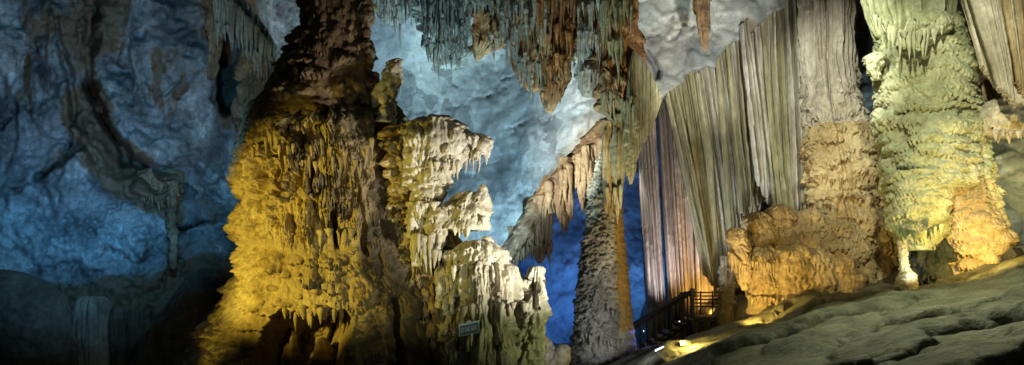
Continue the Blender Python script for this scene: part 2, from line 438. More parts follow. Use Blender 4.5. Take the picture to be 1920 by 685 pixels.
def shell(name, x0, x1, y0, y1, st, mode):
    px = np.arange(x0, x1 + st, st); py = np.arange(y1, y0 - st, -st)
    PX, PY = np.meshgrid(px, py, indexing='ij')
    Y = wall_depth(PX, PY)
    stn = np.zeros(PX.shape)
    if mode == 'wall':
        wx = PX + 30 * fbm(PX / 70, PY / 70, 0 * PX, 5); wy = PY + 30 * fbm(PX / 70, PY / 70, 0 * PX + 9, 5)
        # the big crevice and the ledges running off it
        c1 = seg_dist(wx, wy, [(170,150),(195,215),(212,262),(250,300),(300,335),(330,352)])
        def fold(pts, side, h, long, sharp=6):
            bd = np.full(PX.shape, 1e9); sg_ = np.zeros(PX.shape); fade = np.zeros(PX.shape)
            n_ = len(pts) - 1
            for i_, ((x0, y0), (x1, y1)) in enumerate(zip(pts[:-1], pts[1:])):
                dx, dy = x1 - x0, y1 - y0
                t = np.clip(((wx - x0) * dx + (wy - y0) * dy) / (dx * dx + dy * dy), 0, 1)
                dd_ = np.hypot(wx - x0 - t * dx, wy - y0 - t * dy); m_ = dd_ < bd
                bd = np.where(m_, dd_, bd); sg_ = np.where(m_, np.sign((wx - x0) * dy - (wy - y0) * dx), sg_)
                fade = np.where(m_, np.sin(PI * np.clip((i_ + t) / n_, .02, .98)) ** .5, fade)
            sd = bd * sg_ * side
            return -h * fade * np.where(sd > 0, sstep(0, sharp, sd) * np.exp(-sd / long), 0), sd, fade
        f1, sdA, fdA = fold([(180,140),(200,205),(225,265),(262,305),(300,335),(350,356)], 1, 1.7, 110)
        for args in [([(152,236),(120,285),(62,328)], 1, 1.0, 60), ([(95,-20),(120,110),(145,200),(154,240)], -1, .8, 50), ([(168,-40),(178,60),(184,150)], 1, .6, 60),
                     ([(325,445),(380,422),(440,418)], 1, .5, 50), ([(385,40),(378,130),(402,210)], -1, .6, 50), ([(225,470),(262,480),(275,430)], 1, .5, 40), ([(310,500),(330,430),(318,350)], 1, .5, 30), ([(0,150),(30,200),(20,290)], 1, .4, 60), ([(240,60),(262,130),(250,200)], 1, .5, 60), ([(330,180),(360,150),(395,140)], 1, .4, 40)]:
            Y = Y + fold(*args)[0]
        Y = Y + f1
        wdt = np.interp(PY, [140, 200, 270, 340], [16, 20, 36, 26])
        wdt = wdt * (1 + .55 * fbm(PX / 45, PY / 45, 0 * PX + 4, 4)); Y = Y + .5 * (1 - sstep(0.0, 1.8, c1 / wdt)) + 1.2 * (1 - sstep(.3, 1, seg_dist(wx, wy, [(172,150),(200,215),(240,290)]) / 14))
        for pts, ww, dd in [([(66,325),(110,300),(150,275)],13,.8),([(95,10),(125,120),(150,235)],10,.45),([(170,0),(178,140)],12,.5),([(20,75),(66,86)],4,.3),
                            ([(315,175),(345,155),(365,148)],5,.35),([(240,190),(275,178)],5,.3),([(280,265),(310,250)],5,.3),([(250,300),(340,325)],9,.6),
                            ([(330,440),(420,410)],9,.5),([(170,420),(255,470),(262,500)],6,.4),([(0,240),(12,225)],5,.3),([(50,180),(55,225)],4,.2),([(75,190),(98,175)],4,.25)]:
            q = seg_dist(wx, wy, pts); Y = Y + dd * (1 - sstep(0.05, 1.15, q / (ww * np.clip(1 + 1.3 * fbm(PX / 30, PY / 30, 0 * PX + 6, 3), .15, 2))))
        # shelf with hanging fringe under the crevice
        q = seg_dist(wx, wy, [(265,345),(325,350)]); Y = Y - 0.7 * (1 - sstep(0.3, 1.0, q / 32))
        # dark alcove behind the corner drapery
        q = np.hypot((wx - 424) / 30, (wy - 135) / 78); Y = Y + 4.5 * (1 - sstep(.75, 1.1, q))
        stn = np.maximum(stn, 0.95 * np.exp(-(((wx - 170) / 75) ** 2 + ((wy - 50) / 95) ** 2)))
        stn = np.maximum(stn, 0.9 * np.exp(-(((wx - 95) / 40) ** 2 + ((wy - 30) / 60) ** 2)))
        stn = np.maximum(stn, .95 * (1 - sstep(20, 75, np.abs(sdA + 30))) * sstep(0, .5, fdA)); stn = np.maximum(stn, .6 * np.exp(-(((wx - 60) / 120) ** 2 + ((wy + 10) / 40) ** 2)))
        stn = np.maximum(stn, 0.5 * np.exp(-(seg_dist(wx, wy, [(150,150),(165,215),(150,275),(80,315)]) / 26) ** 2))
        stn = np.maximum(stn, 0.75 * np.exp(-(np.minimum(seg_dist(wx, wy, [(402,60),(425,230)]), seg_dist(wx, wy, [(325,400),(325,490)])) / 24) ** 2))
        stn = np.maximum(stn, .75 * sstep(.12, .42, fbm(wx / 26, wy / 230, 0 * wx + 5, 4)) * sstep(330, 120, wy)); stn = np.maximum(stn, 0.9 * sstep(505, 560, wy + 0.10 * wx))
        stn = np.maximum(stn, 0.45 * np.exp(-(((wx - 330) / 70) ** 2 + ((wy - 60) / 130) ** 2)))
    else:
        wx = PX + 16 * fbm(PX / 40, PY / 40, 0 * PX, 5); wy = PY + 16 * fbm(PX / 40, PY / 40, 0 * PX + 9, 5)
        lp = np.interp(wx, LIP[:, 0], LIP[:, 1])
        below = sstep(-4, 14, wy - lp) * sstep(905, 925, wx) * (1 - sstep(1590, 1600, wx))
        Y = Y + below * (32.5 - Y) * np.where(PX < 1245, 1, .45)
        q = np.hypot((wx - 1612) / 22, (wy - 55) / 75); Y = Y + 5 * (1 - sstep(.8, 1.1, q))
        q = np.hypot((wx - 1320) / 34, (wy - 150) / 20); Y = Y + 2.5 * (1 - sstep(.7, 1.1, q))      # slot above the drapery
        q = seg_dist(wx, wy, [(1190,80),(1220,120),(1232,140)]); Y = Y + .6 * (1 - sstep(.2, 1, q / 9))
        # rounded scallops of the pale vault
        stn = np.maximum(stn, 0.35 * np.exp(-((wx - 1000) / 60) ** 2) * (1 - sstep(100, 170, wy)))
        stn = np.maximum(stn, 0.75 * np.exp(-(((wx - 1420) / 50) ** 2 + ((wy - 70) / 60) ** 2)))
        stn = np.maximum(stn, 0.55 * sstep(1835, 1860, wx) * sstep(330, 200, wy))
    X = (PX - 960) / F * Y; Z = ZC + (HOR - PY) / F * Y
    def crack(sc, sd, wdt_):
        n_ = vnoise(X * sc + .5 * fbm(X * 1.5, Y, Z * 1.5, 3) + sd, Y * sc, Z * sc + .5 * fbm(X * 1.5 + 9, Y, Z * 1.5, 3))
        return (1 - sstep(0, wdt_, np.abs(n_))) * sstep(-.1, .25, fbm(X * .3 + sd, Y * .3, Z * .3, 2))
    if mode == 'wall':
        d = 0.75 * fbm(X * .45, Y * .45, Z * .3, 3) + 0.14 * ridged(X * 1.1, Y * 1.1, Z * .8, 5, .6) + (.10 + .10 * sstep(330, 420, PY)) * fbm(X * 5, Y * 5, Z * 5, 5, .65) + .09 * np.power(np.clip(ridged(X * 2.3 + 5, Y * 2.3, Z * 2.3, 4, .6) * .5 + .5, 0, 1), 2)
        pit = fbm(X * 2.2 + 4, Y * 2.2, Z * 2.2, 4); d = d - 0.22 * sstep(.15, .45, pit)
        d = d + 0.14 * np.round(3 * fbm(X * .9, Y * .9, Z * .9 + 30, 3)) / 3 * 1.6
    else:
        dp_ = sstep(28, 31, Y); d = 0.6 * fbm(X * .33 + 9, Y * .33, Z * .33, 3) + (.04 + .3 * dp_) * ridged(X * .9, Y * .9, Z * .9, 5) + (.03 + .08 * dp_) * fbm(X * 5, Y * 5, Z * 5, 5, .6)
        fq = 3.5 * fbm(X * .7 + .3 * Z, Y * .7, Z * .7 + 30, 4, .55); d = d + .9 * (np.floor(fq) + sstep(.6, 1, fq - np.floor(fq))) / 3.5 * .3
    d = d - .22 * crack(.45, 3, .05) - .16 * crack(.9, 13, .06) - .10 * crack(1.7, 23, .08)
    Y2 = Y - d
    V = np.stack([(PX - 960) / F * Y2, Y2, ZC + (HOR - PY) / F * Y2], -1).reshape(-1, 3)
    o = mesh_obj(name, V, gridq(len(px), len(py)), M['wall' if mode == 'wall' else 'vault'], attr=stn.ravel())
    return prop(o, kind='structure')

shell('cave_wall', -900, 640, -700, 780, 3.5, 'wall')
shell('cave_vault', 600, 2500, -700, 780, 3.5, 'vault')

# ------------------------------------------------------------------ ground
def ground_z(x, y):
    base = np.maximum(-0.6, 0.25 * x - 0.5 - .4 * (1 - sstep(2.0, 4.0, x))) + 0.02 * (y - 13) * sstep(2, 5, x)
    m = sstep(16.2, 17.4, y) * (1 - sstep(6.2, 7.2, x)); base = base * (1 - m) - .75 * m
    w = 1.5 * fbm(x * .30, y * .30, 0 * x + 3, 5, .55)
    def ledge(q, sharp, back):
        fr = q - np.floor(q); return (1 - np.exp(-fr * sharp)) * (1 - back * fr)
    q = (y * 0.93 - x * 0.33) / 1.8 + w
    v1 = sstep(-.35, .25, fbm(x * .4 + 5, y * .4, 0 * x + 8, 3))
    q2 = (x * 0.75 - y * 0.42) / 1.9 + 1.1 * fbm(x * .4, y * .4, 0 * x + 11, 5, .55)
    q3 = (y * 0.9 - x * 0.5) / .55 + 1.2 * fbm(x * .7, y * .7, 0 * x + 21, 4)
    amp = sstep(1.0, 4.0, x) * (1 - m)
    z = base + amp * (0.36 * v1 * ledge(q, 12, .75) + 0.16 * ledge(q2, 10, .8) + .015 * ledge(q3, 9, .7) - 0.22) + 0.16 * fbm(x * .5, y * .5, 0 * x, 3)
    z = z + 0.035 * fbm(x * 2.2, y * 2.2, 0 * x, 5, .6) + .015 * ridged(x * 2.6, y * 2.6, 0 * x + 2, 4, .6)
    return z
gx = np.concatenate([np.linspace(-16, 1, 160), np.linspace(1.02, 16, 900), np.linspace(16.1, 20, 40)]); gy = np.concatenate([np.linspace(3.5, 18, 900), np.linspace(18.05, 34, 160)])
GX, GY = np.meshgrid(gx, gy, indexing='ij')
GZ = ground_z(GX, GY)
prop(mesh_obj('cave_floor', np.stack([GX, GY, GZ], -1).reshape(-1, 3), gridq(len(gx), len(gy)), M['floor'], origin=(0, 0, 0)), kind='structure')

# ================================================================== GIANT COLUMN
gc = thing('giant_column', 'massive golden yellow dripstone column with dark narrow upper shaft and broad flared base', 'cave column', P(640, 690, 14))
def d_shaft(c):
    D = knobs(c['th'], c['z'], c['R'], 1300, .12, .085, 11, asp=.9) + 0.8 * knobs(c['th'], c['z'], c['R'], 3800, .05, .035, 12)
    D += lobes(c['th'], c['z'], c['R'], 130, .5, .4, .13, 13, .4)
    D += 0.10 * fbm(c['X'] * 1.5, c['Yc'] * 1.5, c['Z'] * 1.5, 3)
    return D
column('upper_shaft', [(-520,540,720),(-260,556,706),(-100,560,700),(0,568,686),(60,566,684),(75,556,684),(90,548,688),(130,530,700),(170,508,708),(200,492,716),(240,478,724),(300,470,730)],
       14.35, M['brown'], gc, .85, .02, d_shaft)
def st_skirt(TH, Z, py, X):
    return .30 * sstep(.1, .5, fbm(X * 1.1 + 7, Z * .6, np.cos(TH), 3)) + 0.66 * sstep(0.35, 1.2, np.sin(TH) * 1.5 + .12 * fbm(X * 2, Z * 2, 0 * X, 3))  # random brown stains, and darker brown over the right side
def d_skirt(c):
    th, z, R = c['th'], c['z'], c['R']
    pys = HOR + ((c['py'] - HOR) * 14 / F + .85 * np.cos(c['TH'])) * F / c['Yc']
    low = sstep(430, 480, pys + 25 * fbm(c['X'], c['Yc'], c['Z'], 2)); up = 1 - low
    zb = ZC + (HOR - 430) / F * 14
    D = lobes(th, z, R, 300, .40, .80, .27, 21, .45, .5, zr=(zb - .2, z[-1]))
    D = D + .6 * lobes(th, z, R, 1500, .17, .24, .11, 22, .5, .6, zr=(zb - .3, z[-1])) + .6 * knobs(th, z, R, 4200, .055, .038, 23, asp=1.5)
    D = D + .10 * sstep(-.2, .5, fbm(c['X'] * 1.6, c['Yc'] * 1.6, c['Z'] * .7, 3)) + .03 * flutes(c['TH'], c['Z'], R, 5, .7, 2)
    E = lobes(th, z, R, 170, .95, .45, .14, 24, .2, .7, zr=(z[0], zb + .2))
    E = E + lobes(th, z, R, 1300, .30, .17, .08, 25, .3, .6, zr=(z[0], zb + .2))
    E = E + 0.5 * knobs(th, z, R, 2500, .07, .04, 26, zr=(z[0], zb))
    right = sstep(.25, .75, np.sin(c['TH'])) * (np.cos(c['TH']) > -.3)
    Dr = .28 * flutes(c['TH'], c['Z'], R, .9, .25, 2) + .8 * lobes(th, z, R, 1300, .26, .34, .16, 27, .3, .6)
    D = (D * up + E * low) * (1 - .75 * right) + Dr * .75 * right
    D = D + 0.14 * fbm(c['X'] * .8, c['Yc'] * .8, c['Z'] * .8, 3) + .03 * fbm(c['X'] * 7, c['Yc'] * 7, c['Z'] * 7, 3)
    # vertical slits and the dark hollow at the foot
    thd = np.degrees((c['TH'] + PI) % (2 * PI) - PI)
    for a, w, p0, p1, dep in [(-17, 3.2, 265, 370, .5), (4, 2.4, 300, 360, .4), (17, 3, 395, 460, .5), (6, 3.0, 590, 720, .7), (33, 2, 300, 470, .35), (-34, 2, 290, 330, .3), (42, 2.2, 560, 700, .4)]:
        ww = w * (1 + .5 * fbm(c['Z'] * 3, 0 * c['Z'] + a, 0 * c['Z'], 2))
        m = (1 - sstep(.5, 1.0, np.abs(thd - a + 2 * fbm(c['Z'] * 2, 0 * c['Z'] + a, 0 * c['Z'], 2)) / ww)) * sstep(p0 - 6, p0 + 6, pys) * (1 - sstep(p1 - 12, p1 + 12, pys))
        D = D * (1 - m * .6) - dep * m
    ed = 588 + 16 * fbm(thd / 5, 0 * thd, 0 * thd, 2)
    m = sstep(-3, 6, pys - ed) * (1 - sstep(.8, 1.05, np.abs(thd - 0 + .3 * (pys - 600) / 10) / 20))
    D = D * (1 - .5 * m) - 1.1 * m
    return D
column('skirt', [(183,504,716),(190,490,720),(200,480,724),(215,482,734),(250,478,750),(300,474,762),(340,470,768),(400,466,780),(450,463,796),(480,461,808),(510,455,820),(540,442,830),
                 (570,419,838),(600,400,848),(640,384,864),(690,368,884),(770,350,904)], 14.0, M['ochre'], gc, .86, .0155, d_skirt, tilt=.85, stain_or_light=st_skirt)
# hanging teeth of the skirt (fringes visible as separate drips)
fringe(gc, M['ochre'], [(500,574,12.35),(560,582,12.2),(640,580,12.15)], 17, (.18, .55), (.05, .12), 31, jz=.15, lump=.3)
fringe(gc, M['ochre'], [(470,300,12.7),(510,280,12.35),(552,310,12.2)], 16, (.2, .5), (.03, .06), 32, jz=.45)
fringe(gc, M['ochre'], [(565,320,12.15),(620,296,12.1),(660,330,12.1),(700,300,12.25)], 18, (.18, .48), (.03, .06), 33, jz=.5)
fringe(gc, M['ochre'], [(600,430,12.05),(680,428,12.2)], 6, (.2, .45), (.05, .09), 34, lump=.35)
for i, (px, py, r, l) in enumerate([(545,700,.22,.95),(606,705,.34,.8)]):
    stalactite(P(px, py, 12.55), l, r, M['brown'], gc, name='stalagmite', up=True, seed=500 + i, n=30, pw=.5, lump=.12)
for i, (px, py, Y, r, l) in enumerate([(466,640,12.5,.34,.7),(430,650,12.8,.34,.6)]):
    stalactite(P(px, py, Y), l, r, M['ochre'], gc, name='bulge', seed=520 + i, n=40, pw=.4, lump=.12)

# side knob standing on the column's right shoulder
def d_knob(c):
    return knobs(c['th'], c['z'], c['R'], 160, .13, .10, 41) + .7 * knobs(c['th'], c['z'], c['R'], 500, .055, .04, 42) + .1 * fbm(c['X']*2, c['Yc']*2, c['Z']*2, 3)
column('shoulder_knob', [(112,742,752),(120,728,752),(150,718,752),(175,706,746),(200,700,742),(235,694,742)], 13.6, M['pale'], gc, .9, .018, d_knob)
for i, prof in enumerate([[(10,684,694),(16,676,700),(30,674,702),(44,680,700),(52,684,694)], [(54,682,692),(60,676,696),(72,680,692)], [(76,684,696),(84,678,702),(100,682,703),(118,690,698)]]):
    column('shaft_knob', prof, 13.9, M['brown'], gc, .9, .016, lambda c: .6 * knobs(c['th'], c['z'], c['R'], 60, .07, .06, 43) + .08 * fbm(c['X']*5, c['Yc']*5, c['Z']*5, 4))

# ================================================================== TERRACES ON THE RIGHT FLANK
def d_drip(seed, a=.10, fs=2.6, n=120, w=.3, h=.4):
    def f(c):
        D = a * flutes(c['TH'], c['Z'] + .15 * fbm(c['TH'] * 3, c['Z'], 0 * c['Z'], 2), c['R'], fs, .5, 3, seed)
        D = D + .8 * a * flutes(c['TH'], c['Z'], c['R'], fs * 3.2, .9, 2, seed + 4) * .5
        D = D + lobes(c['th'], c['z'], c['R'], n, w, h, a * 1.3, seed, .4, .6)
        D = D + .35 * a * 2 * fbm(c['X'] * 3.5, c['Yc'] * 3.5, c['Z'] * 3.5, 4) + .02 * fbm(c['X'] * 12, c['Yc'] * 12, c['Z'] * 12, 3)
        return D
    return f
G_T = 'white lit flowstone terraces on the right flank of the giant column'
def terrace(label, bodies, mat, fr, seed, name='flowstone_terrace'):
    base = bodies[0]
    t = thing(name, label, 'flowstone', P(base[0][-1][1], base[0][-1][0], base[1]), G_T)
    led = None
    for k, (prof, Y, ratio, kw) in enumerate(bodies):
        o = column('ledge' if k == 0 else 'lobe', prof, Y, mat, t, ratio, .0165, d_drip(seed + k, **kw))
        led = led or o
    for k, (pts, n, ln, rad) in enumerate(fr):
        fringe(led, mat, pts, n, ln, rad, seed * 3 + k, jy=.2, lump=.25)
    return t
terrace('topmost dark capped ledge jutting right with one long white stalactite at its tip',
  [([(224,790,846),(230,776,858),(240,764,868),(255,752,880),(275,748,884),(295,750,876),(310,752,862),(322,758,846)],13.0,.8,dict(a=.11,n=90)),
   ([(250,874,892),(254,868,908),(262,864,920),(275,864,918),(288,866,908),(300,868,896)],12.9,.55,dict(a=.07,n=40,w=.2,h=.25)),
   ([(260,908,918),(264,905,925),(272,905,924),(284,906,920),(296,907,916)],12.85,.8,dict(a=.03,n=20,w=.12,h=.2))],
  M['pale'], [([(868,284,12.8),(900,282,12.8)],8,(.2,.55),(.03,.07)),([(910,278,12.8),(914,278,12.8)],1,(.62,.66),(.075,.08)),([(800,306,12.6),(862,300,12.7)],10,(.2,.5),(.04,.09))], 51)
terrace('pale stack of swollen drip lobes with a small nose beneath the topmost ledge',
  [([(312,764,842),(325,758,846),(340,760,842),(352,764,838)],13.0,.75,dict(a=.10,n=60,w=.26,h=.3)),
   ([(345,772,832),(360,768,834),(378,772,826),(396,776,816)],13.0,.8,dict(a=.09,n=50,w=.24,h=.3)),
   ([(326,832,840),(334,834,846),(342,838,851),(348,842,849)],12.9,.7,dict(a=.02,n=8,w=.1,h=.1)),
   ([(380,770,806),(400,768,812),(440,770,812),(470,776,806),(500,784,800)],12.9,.8,dict(a=.09,n=60,w=.16,h=.5))],
  M['pale'], [([(775,440,12.6),(812,440,12.6)],7,(.4,.9),(.06,.11)),([(780,388,12.6),(822,380,12.6)],6,(.15,.35),(.05,.09))], 61)
terrace('bright white ledge with an upright nub at its right end and teeth hanging below',
  [([(362,862,914),(370,846,916),(382,832,916),(396,824,915),(410,818,914),(422,812,912),(432,808,906)],12.9,.6,dict(a=.08,n=70,w=.22,h=.3)),
   ([(345,902,908),(352,897,912),(362,893,915),(374,890,916)],12.85,.9,dict(a=.02,n=10,w=.1,h=.1)),
   ([(392,806,838),(405,800,842),(440,802,836),(465,806,828),(482,812,822)],12.8,.9,dict(a=.07,n=50,w=.16,h=.5))],
  M['pale'], [([(846,424,12.7),(880,430,12.7)],6,(.12,.32),(.06,.11)),([(890,414,12.7),(912,404,12.7)],5,(.15,.3),(.05,.08)),([(804,470,12.6),(826,470,12.6)],3,(.3,.45),(.06,.09))], 71)
terrace('sloping white ledge with a round knob on top in the middle of the terraces',
  [([(452,872,924),(460,862,936),(470,852,946),(484,844,950),(498,842,948),(508,844,944)],12.8,.7,dict(a=.08,n=70,w=.22,h=.35)),
   ([(443,906,918),(448,902,923),(456,901,923),(464,904,922)],12.7,.9,dict(a=.03,n=14,w=.1,h=.1)),
   ([(470,838,868),(480,835,874),(500,838,872),(518,846,862)],12.7,.9,dict(a=.06,n=40,w=.14,h=.4))],
  M['pale'], [([(842,500,12.55),(900,500,12.55)],9,(.15,.35),(.06,.11))], 81)
terrace('broad greenish flowstone block with long thin drips below the knobbed ledge',
  [([(492,882,948),(500,868,966),(512,860,974),(530,860,976),(560,864,972),(590,868,966),(620,866,970),(690,856,980),(760,850,990)],12.8,.75,dict(a=.12,n=220,w=.16,h=.8,fs=4.2)),
   ([(520,962,990),(528,956,998),(545,952,998),(565,954,994),(590,956,988)],12.9,.8,dict(a=.06,n=40,w=.16,h=.4)),
   ([(500,826,862),(512,820,870),(540,822,874),(580,824,876),(640,820,880),(760,810,884)],12.9,.8,dict(a=.12,n=160,w=.16,h=.6,fs=4))],
  M['pale'], [([(868,572,12.3),(965,570,12.35)],14,(.3,.8),(.05,.10)),([(955,575,12.55),(995,565,12.6)],7,(.3,.6),(.04,.08))], 91)
pin = thing('stalagmite', 'tall round tipped greenish stalagmite at the right end of the lit terraces', 'stalagmite', P(985, 690, 12.7))
column('shaft', [(499,1002,1010),(503,998,1013),(515,996,1014),(540,993,1015),(570,986,1017),(600,980,1018),(630,972,1015),(690,958,1010),(760,950,1012)], 12.7, M['pale'], pin, .9, .016, d_drip(95, a=.13, n=150, w=.18, h=.45))
# dull fluted buttress under and behind the terraces
but = thing('flowstone_buttress', 'dull brown knobbly flowstone buttress between the golden skirt and the white terraces', 'flowstone', P(800, 700, 13.2))
column('upper_mass', [(236,735,772),(245,724,790),(270,720,800),(320,724,800),(380,730,800),(440,736,806),(490,744,816),(520,750,826)], 13.35, M['ochre'], but, .8, .018, d_drip(96, a=.16, fs=1.4, n=260, w=.26, h=.3))
column('hollow_back', [(400,772,822),(430,768,850),(470,768,866),(520,768,872),(570,768,872)], 13.7, M['ochre'], but, .6, .018, d_drip(98, a=.12, fs=1.8, n=160, w=.2, h=.4))
column('lower_mass', [(484,770,800),(500,760,830),(540,752,850),(600,744,870),(690,730,900),(770,724,920)], 13.3, M['ochre'], but, .75, .018, d_drip(97, a=.16, fs=1.6, n=260, w=.24, h=.5))

# ================================================================== SIGN
sg = thing('notice_sign', 'small tilted blue notice board with white lettering on the column foot', 'sign', P(882, 645, 11.9))
c = P(880, 617, 11.95); ang = math.radians(12); ca, sa = math.cos(ang), math.sin(ang)
def sp(u, v, d=0): return c + np.array([u * ca - v * sa * 0, d, u * sa + v])
def sbox(name, u0, u1, v0, v1, d0, d1, mat, bev=.006):
    pts = []
    for d in (d0, d1):
        for u, v in ((u0+bev, v0), (u1-bev, v0), (u1, v0+bev), (u1, v1-bev), (u1-bev, v1), (u0+bev, v1), (u0, v1-bev), (u0, v0+bev)):
            pts.append(sp(u, v, d))
    Q = [[i, (i+1) % 8, 8+(i+1) % 8, 8+i] for i in range(8)]
    pts += [sp((u0+u1)/2, (v0+v1)/2, d0), sp((u0+u1)/2, (v0+v1)/2, d1)]
    T = [[16, (i+1) % 8, i] for i in range(8)] + [[17, 8+i, 8+(i+1) % 8] for i in range(8)]
    return mesh_obj(name, pts, Q, mat, sg, T, smooth=False)
pnl = sbox('panel', -.20, .19, -.10, .10, 0, .03, M['signblue'])
sbox('top_rail', -.215, .205, .095, .13, -.015, .035, M['signframe'])
sbox('clip', -.05, .03, .125, .165, -.01, .03, M['signframe'])
for a in ((-.207, -.193, -.105, .094), (.183, .197, -.105, .094), (-.192, .182, -.107, -.094)): sbox('frame_bar', *a, -.012, .034, M['signframe'], .003)
cu = bpy.data.curves.new('lettering', 'FONT'); cu.body = 'SET OAIO DUOC'; cu.size = .105; cu.align_x = 'CENTER'; cu.align_y = 'CENTER'; cu.extrude = .003
tmp = bpy.data.objects.new('tmp', cu); COL.objects.link(tmp)
bpy.context.view_layer.update()
me = bpy.data.meshes.new_from_object(tmp.evaluated_get(bpy.context.evaluated_depsgraph_get()))
vv = np.empty(len(me.vertices) * 3, np.float32); me.vertices.foreach_get('co', vv); vv = vv.reshape(-1, 3)
sx_ = .33 / (vv[:, 0].max() - vv[:, 0].min()); sy_ = .085 / (vv[:, 1].max() - vv[:, 1].min())
new = np.array([sp(x * sx_ - .005, y * sy_ - .005, -.004 - zz) for x, y, zz in vv]) - np.array(sg.location)
me.vertices.foreach_set('co', new.astype(np.float32).ravel()); me.update()
me.materials.clear(); me.materials.append(M['signtext'])
bpy.data.objects.remove(tmp)
lo = bpy.data.objects.new('lettering', me); COL.objects.link(lo); lo.parent = pnl
bar('post', sp(.01, -.10, .05), sp(.01, -.10, .05) + np.array([0, .05, -.55]), .03, .03, M['black'], sg)

# ================================================================== CEILING STALACTITE MASSES
G_C = 'stalactite clusters hanging from the ceiling'
def d_hang(seed, a=.14):
    def f(c):
        D = a * 1.3 * flutes(c['TH'], c['Z'], c['R'], 2.2, .55, 3, seed) + .6 * a * flutes(c['TH'], c['Z'], c['R'], 7, .8, 2, seed + 3)
        D = D + lobes(c['th'], c['z'], c['R'], 200, .3, .7, a * 1.4, seed, .55, .6) + .8 * a * fbm(c['X'] * 2.5, c['Yc'] * 2.5, c['Z'] * 2.5, 4)
        return D
    return f
def cluster(label, prof, Y, core, drip, fr, seed, ratio=.7, name='stalactite_cluster'):
    prof = [(-430, prof[0][1] - 15, prof[0][2] + 15)] + prof
    t = thing(name, label, 'stalactites', P((prof[0][1] + prof[0][2]) / 2, prof[0][0], Y), G_C)
    column('rock_core', prof, Y, core, t, ratio, .024, d_hang(seed), limr=.5)
    for k, (pts, n, ln, rad) in enumerate(fr):
        fringe(t, drip, pts, n, ln, rad, seed * 7 + k, jy=.3, lump=.2, jz=.3)
    return t
cluster('short teal fringe of fine stalactites beside the giant column top', [(-180,680,800),(-40,690,790),(0,696,772),(18,706,764),(34,722,756),(44,730,748)], 18.5, M['teal'], M['teal'],
  [([(698,0,17.6),(770,5,17.6)],22,(.3,.8),(.03,.06)),([(712,22,17.7),(762,22,17.7)],10,(.3,.7),(.03,.06)),([(735,40,17.8),(752,44,17.8)],3,(.4,.9),(.04,.07))], 111)
cluster('dense curtain of fine teal stalactites left of the pale vault', [(-180,770,900),(-40,780,895),(0,786,888),(40,792,884),(70,800,878),(95,806,874),(112,820,866),(126,828,860)], 18.2, M['teal'], M['teal'],
  [([(788,5,17.0),(885,5,17.0)],26,(.5,1.2),(.03,.07)),([(795,50,17.0),(880,45,17.0)],26,(.4,1.1),(.03,.07)),([(800,90,17.2),(868,85,17.2)],18,(.4,.95),(.04,.08)),([(815,112,17.5),(864,108,17.5)],7,(.3,.7),(.04,.07))], 121)
cluster('knobbly brown hanging lobe with two blunt tips in front of the blue vault', [(-180,860,950),(-40,868,950),(0,872,948),(30,880,940),(60,882,936),(85,886,932),(100,890,910),(114,892,897)], 18.4, M['rust'], M['teal'],
  [([(884,10,17.5),(945,10,17.5)],14,(.4,1.0),(.03,.07)),([(918,78,17.7),(934,84,17.7)],3,(.3,.6),(.07,.11))], 131)
cluster('broad ragged brown and teal stalactite mass with a diagonal lower edge', [(-180,925,1060),(-40,925,1060),(0,928,1050),(30,934,1040),(60,944,1030),(90,956,1025),(120,966,1022),(150,978,1015),(170,990,1012)], 17.6, M['rust'], M['teal'],
  [([(932,10,16.5),(1030,10,16.5)],22,(.5,1.3),(.04,.08)),([(945,50,16.5),(1030,50,16.5)],20,(.5,1.2),(.04,.08)),([(950,85,16.7),(1000,150,16.7)],16,(.3,.8),(.04,.09)),([(975,110,16.6),(1015,120,16.6)],9,(.4,.9),(.04,.08))], 141)
cluster('longest dark brown stalactite mass ending in ragged points over the pale rock', [(-180,1000,1090),(0,1004,1085),(60,1008,1080),(100,1012,1074),(140,1016,1062),(165,1018,1054),(185,1020,1046),(202,1024,1038),(212,1028,1035)], 17.4, M['brown'], M['rust'],
  [([(1012,60,16.6),(1075,60,16.6)],14,(.5,1.2),(.05,.09)),([(1014,120,16.7),(1062,115,16.7)],12,(.5,1.1),(.05,.1)),([(1016,176,16.8),(1054,168,16.8)],9,(.3,.7),(.05,.1)),([(1005,5,16.5),(1080,5,16.5)],16,(.6,1.3),(.04,.07))], 151)
cluster('grey green craggy stalactite mass right of the gap in the ceiling fringe', [(-180,1060,1150),(0,1066,1140),(60,1072,1135),(100,1082,1132),(140,1086,1130),(165,1090,1126),(180,1096,1122)], 17.8, M['teal'], M['teal'],
  [([(1070,15,16.9),(1135,15,16.9)],18,(.5,1.3),(.04,.08)),([(1080,70,17.0),(1130,70,17.0)],14,(.5,1.2),(.04,.08)),([(1088,140,17.2),(1126,135,17.2)],9,(.3,.75),(.04,.08))], 161)
cluster('rust coloured rock mass with a short pale fringe beside the olive sail', [(-180,1115,1210),(0,1120,1196),(50,1122,1192),(90,1124,1190),(110,1124,1194),(140,1122,1200),(170,1122,1202),(195,1128,1200),(215,1140,1195),(232,1156,1186)], 17.3, M['rust'], M['olive'],
  [([(1125,180,16.5),(1192,200,16.5)],22,(.35,.9),(.03,.06)),([(1128,10,16.4),(1185,10,16.4)],16,(.5,1.5),(.04,.08)),([(1140,80,16.4),(1170,80,16.4)],5,(.6,1.4),(.04,.08))], 171)
# single long ceiling stalactite
sl = thing('stalactite', 'single long smooth brown stalactite hanging before the pale ceiling', 'stalactite', P(1313, -60, 17.5))
column('shaft', [(-420,1280,1352),(-120,1296,1336),(0,1302,1329),(40,1307,1329),(70,1314,1329),(88,1318,1327),(97,1321,1324)], 17.5, M['brown'], sl, .8, .018, d_drip(181, a=.05, n=60, w=.15, h=.6))

